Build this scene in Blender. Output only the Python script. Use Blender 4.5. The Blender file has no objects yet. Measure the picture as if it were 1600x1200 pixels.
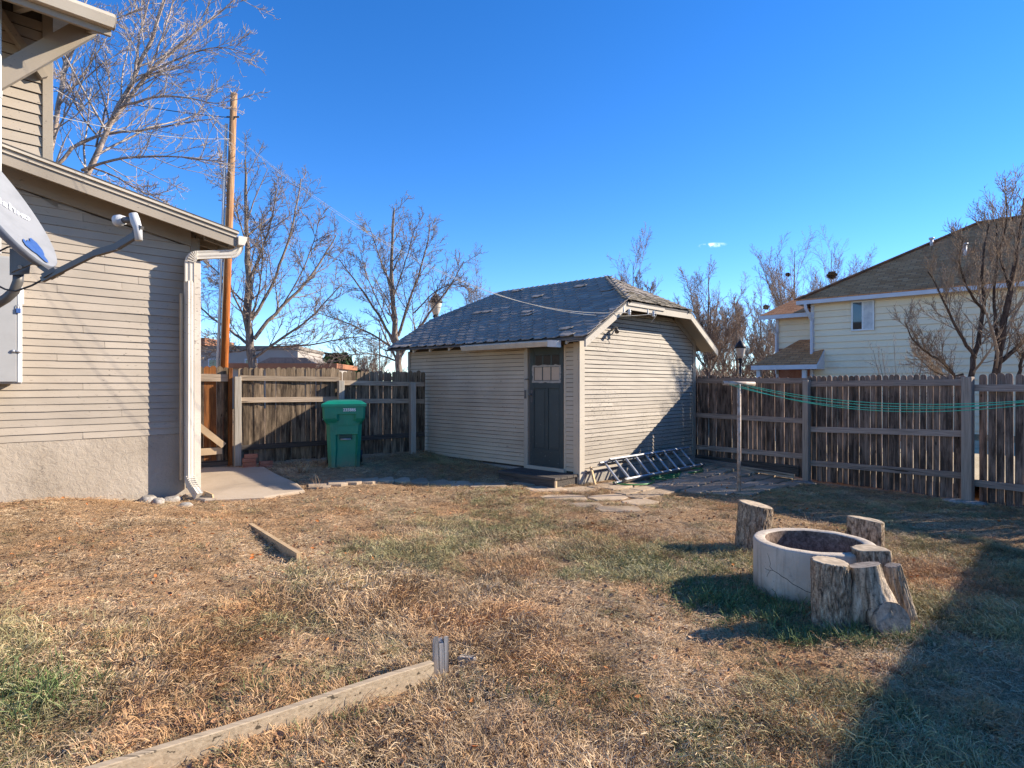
import bpy, math, random
import numpy as np
from mathutils import Vector, Matrix, noise as mnoise

R = math.radians
random.seed(7)
rng = np.random.default_rng(11)
scn = bpy.context.scene
col = scn.collection

# ------------------------------------------------------------------ camera, sky, sun, exposure
SUN_EL, SUN_TRAVEL = 26.4, 191.5            # elevation; the way the light travels, degrees from +X
cam_d = bpy.data.cameras.new('camera')
cam = bpy.data.objects.new('camera', cam_d)
col.objects.link(cam)
cam.location = (0, 0, 1.6)
cam.rotation_euler = (R(90), 0, 0)
cam_d.sensor_width = 36
cam_d.lens = 36 * 980 / 1600
cam_d.clip_start = 0.05
cam_d.clip_end = 3000
scn.camera = cam

world = bpy.data.worlds.new('World')
scn.world = world
world.use_nodes = True
wn = world.node_tree
for n_ in list(wn.nodes):
    wn.nodes.remove(n_)
w_out = wn.nodes.new('ShaderNodeOutputWorld')
w_bg = wn.nodes.new('ShaderNodeBackground')
w_sky = wn.nodes.new('ShaderNodeTexSky')
w_sky.sky_type = 'NISHITA'
w_sky.sun_disc = False
w_sky.sun_elevation = R(SUN_EL)
w_sky.sun_rotation = R(90 - (SUN_TRAVEL - 180))
w_sky.altitude = 3000
w_sky.air_density = 1.0
w_sky.dust_density = 0.0
w_sky.ozone_density = 2.6
w_hsv = wn.nodes.new('ShaderNodeHueSaturation')
w_hsv.inputs['Saturation'].default_value = 1.3
w_hsv.inputs['Hue'].default_value = 0.508
w_hsv.inputs['Value'].default_value = 0.77
w_bg.inputs['Strength'].default_value = 0.15
wn.links.new(w_sky.outputs[0], w_hsv.inputs['Color'])
wn.links.new(w_bg.outputs[0], w_out.inputs[0])
# one small wisp of cloud, a soft patch of the sky itself
w_tc = wn.nodes.new('ShaderNodeTexCoord')
cdir = Vector((1113 - 800, 980, 600 - 383)).normalized()
w_map = wn.nodes.new('ShaderNodeVectorMath'); w_map.operation = 'SUBTRACT'
w_map.inputs[1].default_value = cdir
w_scl = wn.nodes.new('ShaderNodeVectorMath'); w_scl.operation = 'MULTIPLY'
w_scl.inputs[1].default_value = (1.0, 1.0, 5.5)
w_len = wn.nodes.new('ShaderNodeVectorMath'); w_len.operation = 'LENGTH'
w_noi = wn.nodes.new('ShaderNodeTexNoise'); w_noi.inputs['Scale'].default_value = 95; w_noi.inputs['Detail'].default_value = 5
w_mr = wn.nodes.new('ShaderNodeMapRange')
w_mr.inputs[1].default_value = 0.022; w_mr.inputs[2].default_value = 0.0
w_mr.inputs[3].default_value = 0.0; w_mr.inputs[4].default_value = 1.0
w_mul = wn.nodes.new('ShaderNodeMath'); w_mul.operation = 'MULTIPLY'; w_mul.use_clamp = True
w_sub = wn.nodes.new('ShaderNodeMapRange')
w_sub.inputs[1].default_value = 0.42; w_sub.inputs[2].default_value = 0.62
w_mix = wn.nodes.new('ShaderNodeMix'); w_mix.data_type = 'RGBA'
w_mix.inputs[7].default_value = (5.2, 5.6, 6.2, 1)
wn.links.new(w_tc.outputs['Generated'], w_map.inputs[0])
wn.links.new(w_map.outputs[0], w_scl.inputs[0])
wn.links.new(w_scl.outputs[0], w_len.inputs[0])
wn.links.new(w_len.outputs['Value'], w_mr.inputs[0])
wn.links.new(w_tc.outputs['Generated'], w_noi.inputs['Vector'])
wn.links.new(w_noi.outputs[0], w_sub.inputs[0])
wn.links.new(w_mr.outputs[0], w_mul.inputs[0])
wn.links.new(w_sub.outputs[0], w_mul.inputs[1])
wn.links.new(w_mul.outputs[0], w_mix.inputs[0])
wn.links.new(w_hsv.outputs[0], w_mix.inputs[6])
wn.links.new(w_mix.outputs[2], w_bg.inputs[0])

sun_d = bpy.data.lights.new('sun', 'SUN')
sun = bpy.data.objects.new('sun', sun_d)
col.objects.link(sun)
sun_d.energy = 3.75
sun_d.angle = R(0.5)
sun_d.color = (1.0, 0.90, 0.76)
_ld = Vector((math.cos(R(SUN_TRAVEL)) * math.cos(R(SUN_EL)), math.sin(R(SUN_TRAVEL)) * math.cos(R(SUN_EL)), -math.sin(R(SUN_EL))))
sun.rotation_euler = _ld.to_track_quat('-Z', 'Y').to_euler()
sun.location = (20, 5, 20)

scn.view_settings.view_transform = 'Standard'
scn.view_settings.look = 'None'
scn.view_settings.exposure = 1.4
scn.view_settings.gamma = 1.0
scn.view_settings.use_curve_mapping = False
scn.render.engine = 'CYCLES'
scn.cycles.max_bounces = 6
scn.cycles.diffuse_bounces = 4
scn.cycles.transparent_max_bounces = 6

# ------------------------------------------------------------------ helpers: objects
def tag(o, label=None, cat=None, group=None, kind=None):
    if label: o['label'] = label
    if cat: o['category'] = cat
    if group: o['group'] = group
    if kind: o['kind'] = kind
    return o

def thing(name, loc, rotz=0.0, label=None, cat=None, group=None):
    o = bpy.data.objects.new(name, None)
    o.empty_display_size = 0.2
    col.objects.link(o)
    o.location = loc
    o.rotation_euler = (0, 0, rotz)
    return tag(o, label, cat, group)

def link_mesh(name, me, parent=None, mat=None, loc=None, rot=None):
    o = bpy.data.objects.new(name, me)
    col.objects.link(o)
    if parent is not None: o.parent = parent
    if mat is not None and not me.materials: me.materials.append(mat)
    if loc is not None: o.location = loc
    if rot is not None: o.rotation_euler = rot
    return o

def copy_tree(o, kids, parent=None):
    c = o.copy(); col.objects.link(c); c.parent = parent
    for ch in kids.get(o.name, []): copy_tree(ch, kids, c)
    return c

class MB:
    """collects shapes for ONE mesh"""
    def __init__(self): self.v, self.f, self.s = [], [], []
    def add(self, vs, fs, smooth=False):
        b = len(self.v)
        self.v.extend([tuple(p) for p in vs])
        for f in fs:
            self.f.append([i + b for i in f]); self.s.append(smooth)
        return self
    def box(self, x0, x1, y0, y1, z0, z1):
        vs = [(x0,y0,z0),(x1,y0,z0),(x1,y1,z0),(x0,y1,z0),(x0,y0,z1),(x1,y0,z1),(x1,y1,z1),(x0,y1,z1)]
        return self.add(vs, [(0,3,2,1),(4,5,6,7),(0,1,5,4),(1,2,6,5),(2,3,7,6),(3,0,4,7)])
    def cbox(self, x0, x1, y0, y1, z0, z1, c=0.004):
        """box with chamfered edges (a loft of octagons)"""
        def ring(x0, x1, y0, y1, z, k):
            return [(x0+k,y0,z),(x1-k,y0,z),(x1,y0+k,z),(x1,y1-k,z),(x1-k,y1,z),(x0+k,y1,z),(x0,y1-k,z),(x0,y0+k,z)]
        rs = [ring(x0+c,x1-c,y0+c,y1-c,z0,c*.5), ring(x0,x1,y0,y1,z0+c,c), ring(x0,x1,y0,y1,z1-c,c), ring(x0+c,x1-c,y0+c,y1-c,z1,c*.5)]
        return self.loft(rs, True, True)
    def hexa(self, p):
        """eight corners: bottom ring of four, top ring of four"""
        return self.add(p, [(0,3,2,1),(4,5,6,7),(0,1,5,4),(1,2,6,5),(2,3,7,6),(3,0,4,7)])
    def loft(self, rings, cap0=True, cap1=True, smooth=False, closed=True):
        n = len(rings[0]); vs = [p for r in rings for p in r]; fs = []
        for i in range(len(rings)-1):
            for j in range(n if closed else n-1):
                k = (j+1) % n
                fs.append((i*n+j, i*n+k, (i+1)*n+k, (i+1)*n+j))
        b = len(self.v)
        self.add(vs, fs, smooth)
        if cap0: self.f.append([b+j for j in range(n)][::-1]); self.s.append(False)
        if cap1: self.f.append([b+(len(rings)-1)*n+j for j in range(n)]); self.s.append(False)
        return self
    def prism(self, poly, d0, d1, plane='xz'):
        """polygon in a plane, extruded between d0 and d1 along the third axis"""
        def P(a, b, d):
            return {'xz': (a, d, b), 'xy': (a, b, d), 'yz': (d, a, b)}[plane]
        n = len(poly)
        vs = [P(a, b, d0) for a, b in poly] + [P(a, b, d1) for a, b in poly]
        fs = [tuple(range(n)), tuple(range(2*n-1, n-1, -1))] + [(i, n+i, n+(i+1) % n, (i+1) % n) for i in range(n)]
        return self.add(vs, fs)
    def beam(self, a, b, w, h, up=(0,0,1)):
        """a straight bar of width w and height h from a to b"""
        a, b = Vector(a), Vector(b); t = (b-a).normalized(); up = Vector(up)
        s = t.cross(up).normalized(); u = s.cross(t).normalized()
        def ring(p): return [p - s*w/2 - u*h/2, p + s*w/2 - u*h/2, p + s*w/2 + u*h/2, p - s*w/2 + u*h/2]
        return self.loft([ring(a), ring(b)])
    def tube(self, pts, r, n=8, smooth=True, caps=True):
        pts = [Vector(p) for p in pts]
        rs = r if isinstance(r, (list, tuple)) else [r]*len(pts)
        rings, prev = [], None
        for i, p in enumerate(pts):
            t = (pts[min(i+1, len(pts)-1)] - pts[max(i-1, 0)]).normalized()
            if prev is None:
                ref = Vector((0,0,1)) if abs(t.z) < .9 else Vector((1,0,0))
                s = t.cross(ref).normalized()
            else:
                s = (prev - t*prev.dot(t)).normalized()
            prev = s; u = t.cross(s)
            rings.append([p + (s*math.cos(2*math.pi*k/n) + u*math.sin(2*math.pi*k/n))*rs[i] for k in range(n)])
        return self.loft(rings, caps, caps, smooth)
    def lathe(self, prof, n=24, c=(0,0,0), smooth=True, closed_prof=False):
        rings = [[(c[0]+r*math.cos(2*math.pi*k/n), c[1]+r*math.sin(2*math.pi*k/n), c[2]+z) for k in range(n)] for r, z in prof]
        if closed_prof: rings.append(rings[0])
        return self.loft(rings, not closed_prof, not closed_prof, smooth)
    def ball(self, c, rx, ry, rz, n=10, m=6):
        rings = []
        for i in range(1, m):
            a = math.pi*i/m
            rings.append([(c[0]+rx*math.sin(a)*math.cos(2*math.pi*k/n), c[1]+ry*math.sin(a)*math.sin(2*math.pi*k/n), c[2]-rz*math.cos(a)) for k in range(n)])
        return self.loft(rings, True, True, True)
    def mesh(self, name):
        me = bpy.data.meshes.new(name)
        me.from_pydata(self.v, [], self.f)
        me.polygons.foreach_set('use_smooth', self.s)
        me.update()
        return me
    def build(self, name, mat, parent=None, loc=None, rot=None):
        return link_mesh(name, self.mesh(name), parent, mat, loc, rot)

def quads_mesh(name, V, F, smooth=False):
    """a mesh from arrays: V (n,3), F (m,4)"""
    me = bpy.data.meshes.new(name)
    me.vertices.add(len(V)); me.vertices.foreach_set('co', np.asarray(V, np.float32).ravel())
    F = np.asarray(F, np.int32)
    me.loops.add(F.size); me.loops.foreach_set('vertex_index', F.ravel())
    me.polygons.add(len(F)); me.polygons.foreach_set('loop_start', np.arange(len(F), dtype=np.int32)*F.shape[1])
    me.polygons.foreach_set('use_smooth', np.full(len(F), smooth))
    me.update(calc_edges=True); me.validate()
    return me

# ------------------------------------------------------------------ helpers: materials
class MT:
    def __init__(self, name, rough=0.8, spec=0.3):
        self.m = bpy.data.materials.new(name); self.m.use_nodes = True
        self.nt = self.m.node_tree
        self.b = self.nt.nodes['Principled BSDF']
        self.b.inputs['Roughness'].default_value = rough
        self.b.inputs['Specular IOR Level'].default_value = spec
        self._tc = None
    def n(self, t, **k):
        nd = self.nt.nodes.new(t)
        for a, v in k.items(): setattr(nd, a, v)
        return nd
    def l(self, a, b): self.nt.links.new(a, b)
    def co(self, kind='Object', scale=(1,1,1), rnd=False, rot=(0,0,0)):
        if kind == 'World':
            src = self.n('ShaderNodeNewGeometry').outputs['Position']
        else:
            if self._tc is None: self._tc = self.n('ShaderNodeTexCoord')
            src = self._tc.outputs[kind]
        if rnd:
            oi = self.n('ShaderNodeObjectInfo'); mu = self.n('ShaderNodeMath', operation='MULTIPLY'); mu.inputs[1].default_value = 91.7
            self.l(oi.outputs['Random'], mu.inputs[0])
            ad = self.n('ShaderNodeVectorMath', operation='ADD'); self.l(src, ad.inputs[0]); self.l(mu.outputs[0], ad.inputs[1]); src = ad.outputs[0]
        mp = self.n('ShaderNodeMapping'); mp.inputs['Scale'].default_value = scale; mp.inputs['Rotation'].default_value = rot
        self.l(src, mp.inputs[0])
        return mp.outputs[0]
    def noise(self, vec, scale=5, detail=4, rough=.55, dist=0):
        t = self.n('ShaderNodeTexNoise'); t.inputs['Scale'].default_value = scale; t.inputs['Detail'].default_value = detail
        t.inputs['Roughness'].default_value = rough; t.inputs['Distortion'].default_value = dist
        self.l(vec, t.inputs['Vector']); return t.outputs[0]
    def voro(self, vec, scale=5, feature='F1', out='Distance'):
        t = self.n('ShaderNodeTexVoronoi', feature=feature); t.inputs['Scale'].default_value = scale
        self.l(vec, t.inputs['Vector']); return t.outputs[out]
    def rand(self): return self.n('ShaderNodeObjectInfo').outputs['Random']
    def rng(self, v, a, b, c=0., d=1.):
        t = self.n('ShaderNodeMapRange'); t.inputs[1].default_value = a; t.inputs[2].default_value = b
        t.inputs[3].default_value = c; t.inputs[4].default_value = d
        self.l(v, t.inputs[0]); return t.outputs[0]
    def math(self, op, a, b):
        t = self.n('ShaderNodeMath', operation=op)
        for i, x in enumerate((a, b)):
            if isinstance(x, (int, float)): t.inputs[i].default_value = x
            else: self.l(x, t.inputs[i])
        return t.outputs[0]
    def ramp(self, fac, stops):
        t = self.n('ShaderNodeValToRGB'); e = t.color_ramp.elements
        while len(e) < len(stops): e.new(0.5)
        for i, (p, c) in enumerate(stops):
            e[i].position = p; e[i].color = (*c, 1)
        self.l(fac, t.inputs[0]); return t.outputs[0]
    def mix(self, fac, a, b, mode='MIX'):
        t = self.n('ShaderNodeMix', data_type='RGBA', blend_type=mode)
        for i, x in ((0, fac), (6, a), (7, b)):
            if isinstance(x, (int, float)): t.inputs[i].default_value = x
            elif isinstance(x, tuple): t.inputs[i].default_value = (*x, 1)
            else: self.l(x, t.inputs[i])
        return t.outputs[2]
    def val(self, c, v):
        """multiply a colour by a scalar socket"""
        t = self.n('ShaderNodeVectorMath', operation='SCALE')
        if isinstance(c, tuple): t.inputs[0].default_value = c
        else: self.l(c, t.inputs[0])
        if isinstance(v, (int, float)): t.inputs['Scale'].default_value = v
        else: self.l(v, t.inputs['Scale'])
        return t.outputs[0]
    def color(self, c):
        if isinstance(c, tuple): self.b.inputs['Base Color'].default_value = (*c, 1)
        else: self.l(c, self.b.inputs['Base Color'])
        return self
    def bump(self, h, strength=.5, dist=.01):
        t = self.n('ShaderNodeBump'); t.inputs['Strength'].default_value = strength; t.inputs['Distance'].default_value = dist
        self.l(h, t.inputs['Height']); self.l(t.outputs[0], self.b.inputs['Normal']); return self
    def rough(self, s): self.l(s, self.b.inputs['Roughness']); return self

def m_paint(name, c, dark, peel=0.0, var=.10, under=(.20,.17,.14)):
    """painted wood: per-board tint, dirt, hairline grain, optional flaked spots of bare wood"""
    t = MT(name, .6, .25)
    co = t.co('Object')
    base = t.mix(t.rng(t.noise(co, 1.3, 5), .35, .7), c, dark)
    base = t.val(base, t.rng(t.rand(), 0, 1, 1-var*1.6, 1+var*.6))
    streak = t.noise(t.co('Object', (1.5, 1.5, 40)), 3, 3)
    base = t.mix(t.rng(streak, .5, .75, 0, .22), base, dark)
    h = t.noise(t.co('Object', (6, 6, 60)), 4, 4)
    if peel > 0:
        sp = t.noise(t.co('Object', (2.2, 2.2, 5.5)), 9, 6, .62)
        msk = t.rng(sp, .675 - peel*.075, .69 - peel*.075)
        big = t.rng(t.noise(co, .9, 2), .42, .6)
        msk = t.math('MULTIPLY', msk, big)
        base = t.mix(msk, base, t.mix(t.noise(co, 40, 2), under, (.09,.075,.065)))
        h = t.math('SUBTRACT', h, msk)
    t.color(base); t.bump(h, .25, .004)
    return t.m

def m_fence(name, pale, mid, dark, k=1.0, top=1.5):
    """weathered pickets: fine grain along z, heavy dark weather stains below the bleached heads, knots"""
    t = MT(name, .9, .12)
    g = t.noise(t.co('Object', (60, 20, 1.5), True), 2.2, 5, .62, .5)
    c = t.ramp(g, [(.30, dark), (.47, mid), (.70, pale)])
    st = t.noise(t.co('Object', (4.5, 1, .95), True), 2.0, 5, .62)
    z = t.n('ShaderNodeSeparateXYZ'); t.l(t.co('Object'), z.inputs[0])
    low = t.rng(z.outputs[2], top, top-.22, .15, 1)
    c = t.mix(t.math('MULTIPLY', t.rng(st, .40, .60, 0, .93*k), low), c, dark)
    kn = t.voro(t.co('Object', (5.5, 1, 1.9), True), 1.6)
    c = t.mix(t.rng(kn, .045, .10, .9, 0), c, (.018,.013,.011))
    c = t.val(c, t.rng(t.rand(), 0, 1, .55, 1.25))
    c = t.mix(t.rng(t.noise(t.co('Object', (1,1,1), True), .01, 0), .3, .7, 0, .5), c, t.val(c, .55))
    t.color(c); t.bump(g, .6, .008)
    return t.m

def m_wood(name, pale, dark, along=(1,0,0), rough=.85, var=.2, cracks=True):
    t = MT(name, rough, .15)
    s = tuple(1.6 if a else 42 for a in along)
    g = t.noise(t.co('Object', s, True), 1.6, 5, .6, .5)
    c = t.ramp(g, [(.3, dark), (.62, pale)])
    if cracks:
        s2 = tuple(.9 if a else 26 for a in along)
        cr = t.noise(t.co('Object', s2, True), 1.4, 3, .5)
        c = t.mix(t.rng(cr, .33, .37, .85, 0), c, (.03,.024,.018))
    c = t.val(c, t.rng(t.rand(), 0, 1, 1-var, 1+var*.6))
    t.color(c); t.bump(g, .4, .005)
    return t.m

def m_speckle(name, cols, scale=180, patch=3, rough=.95, var=.2, bump=.3):
    """mineral surfaces: shingle granules, concrete, stone"""
    t = MT(name, rough, .2)
    co = t.co('Object', (1,1,1), True)
    g = t.noise(co, scale, 3, .7)
    c = t.ramp(t.math('ADD', t.math('MULTIPLY', g, .6), t.math('MULTIPLY', t.noise(co, patch, 5, .6), .4)), [(.34, cols[0]), (.5, cols[1]), (.64, cols[2])])
    c = t.val(c, t.rng(t.rand(), 0, 1, 1-var, 1+var))
    t.color(c); t.bump(g, bump, .004)
    return t.m

def m_plain(name, c, rough=.5, spec=.4, metal=0., dirt=None, dscale=6, bump=0.):
    t = MT(name, rough, spec)
    t.b.inputs['Metallic'].default_value = metal
    co = t.co('Object')
    n = t.noise(co, dscale, 6, .62)
    d = dirt if dirt else tuple(x*.72 for x in c)
    t.color(t.mix(t.rng(n, .42, .68), c, d))
    if bump: t.bump(t.noise(co, dscale*9, 3), bump, .003)
    return t.m

def m_bark(name, pale, mid, dark, sx=9, sz=1.3, strength=.9, dist=.03):
    t = MT(name, .95, .1)
    v = t.co('Object', (sx, sx, sz))
    n = t.noise(v, 2.2, 6, .62, 1.2)
    c = t.ramp(n, [(.32, dark), (.5, mid), (.66, pale)])
    c = t.mix(t.rng(t.noise(t.co('Object'), 70, 3), .5, .7, 0, .5), c, dark)
    t.color(c); t.bump(n, strength, dist)
    return t.m

M = {}
M['siding'] = m_paint('house_paint', (.405,.34,.265), (.335,.28,.215), .5, .07)
M['siding_shed'] = m_paint('shed_paint', (.385,.325,.25), (.31,.26,.20), 1.15, .07)
M['siding_front'] = m_paint('shed_paint_shade_lifted', (.60,.49,.35), (.49,.39,.275), .4, .06)  # the shed paint made lighter and warmer to lift the shaded front wall
M['trim'] = m_paint('trim_paint', (.33,.275,.21), (.27,.225,.17), .35, .05)
M['trim_light'] = m_paint('pale_trim_paint', (.52,.455,.36), (.43,.37,.285), .55, .05, (.17,.13,.10))
M['peel_board'] = m_paint('peeling_trim_paint', (.60,.54,.45), (.46,.39,.31), 1.1, .05, (.19,.13,.09))
M['white_metal'] = m_plain('white_enamel', (.72,.71,.68), .4, .5, 0, (.60,.58,.53), 3)
M['gutter'] = m_plain('gutter_enamel', (.60,.535,.43), .45, .45, 0, (.50,.43,.34), 7)
M['downspout'] = m_paint('downspout_paint', (.66,.60,.50), (.55,.47,.37), .7, .04, (.30,.20,.13))
M['stucco'] = None
t = MT('foundation_stucco', .9, .15)
co = t.co('Object')
n1 = t.noise(co, 14, 6, .65, .6); n2 = t.noise(co, 1.6, 4)
c = t.mix(t.rng(n2, .35, .68), (.41,.345,.27), (.32,.265,.20))
cr = t.noise(t.co('Object', (1,1,1.6)), 3.2, 5, .7, 1.5)
c = t.mix(t.math('MULTIPLY', t.rng(t.math('ABSOLUTE', t.math('SUBTRACT', cr, .5), 0), .0, .008, 1, 0), t.rng(n2, .5, .62)), c, (.10,.08,.065))
t.color(c); t.bump(n1, .55, .03); M['stucco'] = t.m
M['stucco_shed'] = m_speckle('shed_footing', [(.20,.18,.15),(.33,.30,.25),(.44,.40,.34)], 60, 3, .9, .05, .6)
M['shingle'] = m_speckle('grey_shingle', [(.22,.185,.15),(.31,.265,.22),(.42,.365,.31)], 260, 1.6, .95, .10, .4)
M['shingle_moss'] = m_speckle('mossy_shingle', [(.07,.058,.042),(.22,.185,.135),(.36,.31,.235)], 90, 7, .95, .35, .6)
M['shingle_under'] = m_speckle('shingle_underlay', [(.10,.092,.085),(.15,.14,.13),(.21,.195,.18)], 120, 4)
M['shingle_edge'] = m_speckle('roof_felt', [(.035,.03,.028),(.06,.055,.05),(.10,.09,.08)], 120, 4)
M['fence_l'] = m_fence('fence_wood_brown', (.52,.385,.25), (.27,.195,.125), (.060,.043,.031), 1.0, 1.50)
M['fence_r'] = m_fence('fence_wood_grey', (.54,.37,.275), (.30,.20,.145), (.072,.05,.038), 1.0, 1.66)
M['rail'] = m_wood('fence_rail', (.48,.37,.26), (.22,.16,.11), (1,0,0))
M['rail_r'] = m_wood('fence_rail_grey', (.45,.335,.262), (.22,.16,.122), (1,0,0))
M['rail_dark'] = m_wood('fence_rail_dark', (.12,.098,.08), (.035,.028,.024), (1,0,0))
M['post'] = m_wood('fence_post', (.46,.41,.335), (.30,.255,.20), (0,0,1), .85, .12, False)
M['post_r'] = m_wood('fence_post_grey', (.48,.37,.285), (.29,.22,.165), (0,0,1), .85, .1, False)
M['new_wood'] = m_wood('pale_lumber', (.60,.44,.27), (.42,.29,.17), (1,0,1), .7, .1, False)
M['orange_wood'] = m_fence('fence_wood_orange', (.60,.24,.07), (.34,.125,.04), (.06,.035,.024), .6)
M['timber'] = m_wood('edging_timber', (.50,.385,.255), (.33,.245,.155), (1,0,0), .85, .12)
M['timber_top'] = m_wood('edging_timber_top', (.46,.41,.35), (.30,.26,.21), (1,0,0), .85, .1)
M['grey_wood'] = m_wood('weathered_stake', (.55,.50,.44), (.16,.13,.11), (0,0,1), .9, .1)
M['old_wood'] = m_wood('old_timber', (.62,.43,.24), (.38,.25,.13), (1,0,0), .9, .1)
M['concrete'] = m_speckle('slab_concrete', [(.34,.26,.175),(.46,.355,.245),(.54,.43,.31)], 150, 1.5, .9, .03, .2)
M['ring'] = None
t = MT('fire_ring_concrete', .9, .2)
co = t.co('Object')
n1 = t.noise(co, 90, 3, .7); n2 = t.noise(co, 3, 5, .6)
c = t.mix(t.rng(n2, .35, .68), (.60,.50,.385), (.45,.37,.285))
c = t.mix(t.rng(t.voro(co, 26), .07, .12, .5, 0), c, (.18,.16,.14))
c = t.mix(t.rng(t.noise(t.co('Object', (11,11,1.0)), 2, 5, .6), .50, .72, 0, .6), c, (.25,.20,.155))
c = t.mix(t.rng(t.noise(co, 7, 6, .7), .58, .66, 0, .55), c, (.30,.25,.20))
sz_ = t.n('ShaderNodeSeparateXYZ'); t.l(co, sz_.inputs[0])
c = t.mix(t.math('MULTIPLY', t.rng(sz_.outputs[2], .15, .0), t.rng(t.noise(co, 9, 4), .3, .6)), c, (.20,.145,.09))
t.color(c); t.bump(t.math('ADD', n1, t.math('MULTIPLY', t.noise(co, 14, 5, .65), 1.5)), .5, .007); M['ring'] = t.m
M['soot'] = m_speckle('sooty_concrete', [(.075,.05,.036),(.19,.13,.095),(.33,.24,.18)], 40, 5, .95, .05, .3)
M['flag'] = m_speckle('flagstone', [(.27,.195,.125),(.43,.32,.215),(.54,.42,.29)], 110, 2, .9, .2, .3)
M['brick'] = m_speckle('red_brick', [(.20,.075,.05),(.34,.14,.09),(.42,.21,.15)], 90, 5, .9, .2, .4)
M['rock'] = m_speckle('pale_rock', [(.17,.145,.115),(.34,.30,.25),(.48,.45,.40)], 30, 6, .9, .2, .4)
M['alu'] = m_plain('ladder_aluminium', (.42,.42,.42), .55, .5, .5, (.28,.28,.285), 9)
t = MT('green_bin_plastic', .45, .45)
c = t.mix(t.rng(t.noise(t.co('Object'), 3, 5, .6), .4, .7), (.004,.225,.130), (.008,.165,.10))
c = t.mix(t.rng(t.noise(t.co('Object', (9,9,1.5)), 5, 5, .65), .60, .74, 0, .45), c, (.16,.23,.17))
sz_ = t.n('ShaderNodeSeparateXYZ'); t.l(t.co('Object'), sz_.inputs[0])
c = t.mix(t.math('MULTIPLY', t.rng(sz_.outputs[2], .22, .0), t.noise(t.co('Object'), 14, 4)), c, (.20,.16,.11)); t.color(c)
M['bin'] = t.m
M['bin_dark'] = m_plain('bin_recess_shade', (.004,.05,.035), .5, .4)  # darkened bin green, standing in for shade in the hollow
M['black'] = m_plain('black_plastic', (.02,.02,.022), .5, .4)
M['white_print'] = m_plain('white_print', (.80,.80,.78), .6, .3, 0, (.74,.74,.72))
M['lap_gap'] = m_plain('lap_shade_dark', (.085,.07,.055), .9, .1)  # dark wall core, coloured to deepen the shade lines between lapped boards
M['door'] = m_paint('door_paint', (.066,.080,.074), (.052,.062,.058), .12, .03, (.5,.5,.48))
M['door_panel'] = m_paint('door_panel_paint', (.073,.088,.082), (.058,.069,.064), .1, .03, (.5,.5,.48))
M['paper'] = m_plain('masked_pane', (.55,.42,.30), .7, .2, 0, (.50,.38,.27), 9)
M['overspray'] = m_plain('overspray', (.42,.37,.30), .8, .2, 0, (.28,.26,.23), 25)
M['glass'] = MT('dark_glass', .03, .8).color((.025,.028,.03)).m
M['step'] = m_wood('step_wood', (.13,.11,.092), (.05,.043,.037), (0,1,0), .8, .2)
M['dish'] = m_plain('dish_grey', (.27,.272,.275), .65, .2, 0, (.235,.238,.24), 12)
M['dish_rim'] = m_plain('dish_rim_grey', (.20,.215,.25), .5, .4)
M['steel_dark'] = m_plain('dark_grey_steel', (.13,.12,.11), .5, .5, .3, (.12,.115,.11), 15)
M['lnb'] = m_plain('lnb_plastic', (.58,.57,.55), .45, .4)
M['logo_white'] = m_plain('logo_white', (.82,.82,.84), .6, .3)
M['blue'] = m_plain('blue_label', (.030,.085,.26), .6, .3, 0, (.05,.11,.28), 30)
M['cabinet'] = m_plain('cabinet_grey', (.34,.33,.31), .5, .4, 0, (.30,.29,.27), 3)
M['rope'] = m_plain('green_rope', (.06,.42,.28), .7, .2, 0, (.10,.50,.36), 30)
M['hose'] = m_plain('green_hose', (.06,.22,.055), .45, .4, 0, (.05,.16,.045), 12)
M['rust_pipe'] = m_plain('weathered_pipe', (.50,.43,.36), .7, .3, .1, (.30,.19,.12), 14, .3)
M['wire'] = m_plain('cable_grey', (.36,.35,.33), .7, .2)
M['wire_pale'] = m_plain('cable_pale', (.56,.52,.44), .7, .2)
M['bark'] = m_bark('stump_bark', (.60,.475,.34), (.33,.245,.17), (.045,.033,.024), 16, 5.0, 1.0, .03)
M['bare_log'] = m_bark('weathered_log', (.68,.55,.41), (.42,.33,.24), (.04,.03,.022), 8, 1.3, .9, .03)
t = MT('cut_wood', .85, .15)
co = t.co('Object')
dv = t.n('ShaderNodeVectorMath', operation='LENGTH'); t.l(co, dv.inputs[0])
wob = t.math('ADD', t.math('MULTIPLY', dv.outputs['Value'], 95), t.math('MULTIPLY', t.noise(co, 6, 3), 9))
ri = t.math('SINE', wob, 0)
c = t.mix(t.rng(ri, -1, 1), (.40,.31,.21), (.52,.41,.285))
c = t.mix(t.rng(t.noise(co, 9, 4), .45, .7), c, (.30,.235,.17))
t.color(c); t.bump(t.noise(co, 60, 3), .3, .003); M['cut'] = t.m
M['cut_grey'] = m_speckle('weathered_cut', [(.10,.078,.06),(.27,.22,.175),(.38,.32,.26)], 30, 8, .9, .08, .5)
M['bark_pale'] = m_bark('pale_tree_bark', (.55,.45,.38), (.40,.31,.25), (.15,.11,.085), 5, 2.5, .4, .01)
M['twig_pale'] = m_plain('pale_twig', (.52,.44,.38), .9, .1, 0, (.22,.17,.14), 1.1)
M['bark_grey'] = m_bark('grey_tree_bark', (.36,.30,.245), (.235,.185,.145), (.075,.055,.043), 5, 1.8, .6, .02)
M['twig_grey'] = m_plain('grey_twig', (.30,.24,.195), .9, .1, 0, (.17,.13,.10), .9)
M['bark_dark'] = m_bark('dark_tree_bark', (.15,.105,.08), (.085,.058,.044), (.03,.021,.017), 6, 2, .6, .02)
M['twig_dark'] = m_plain('dark_twig', (.34,.25,.175), .9, .1, 0, (.17,.12,.085), 1.2)
M['twig_brown'] = m_plain('brown_twig', (.31,.225,.165), .9, .1, 0, (.19,.135,.10), .8)
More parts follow.
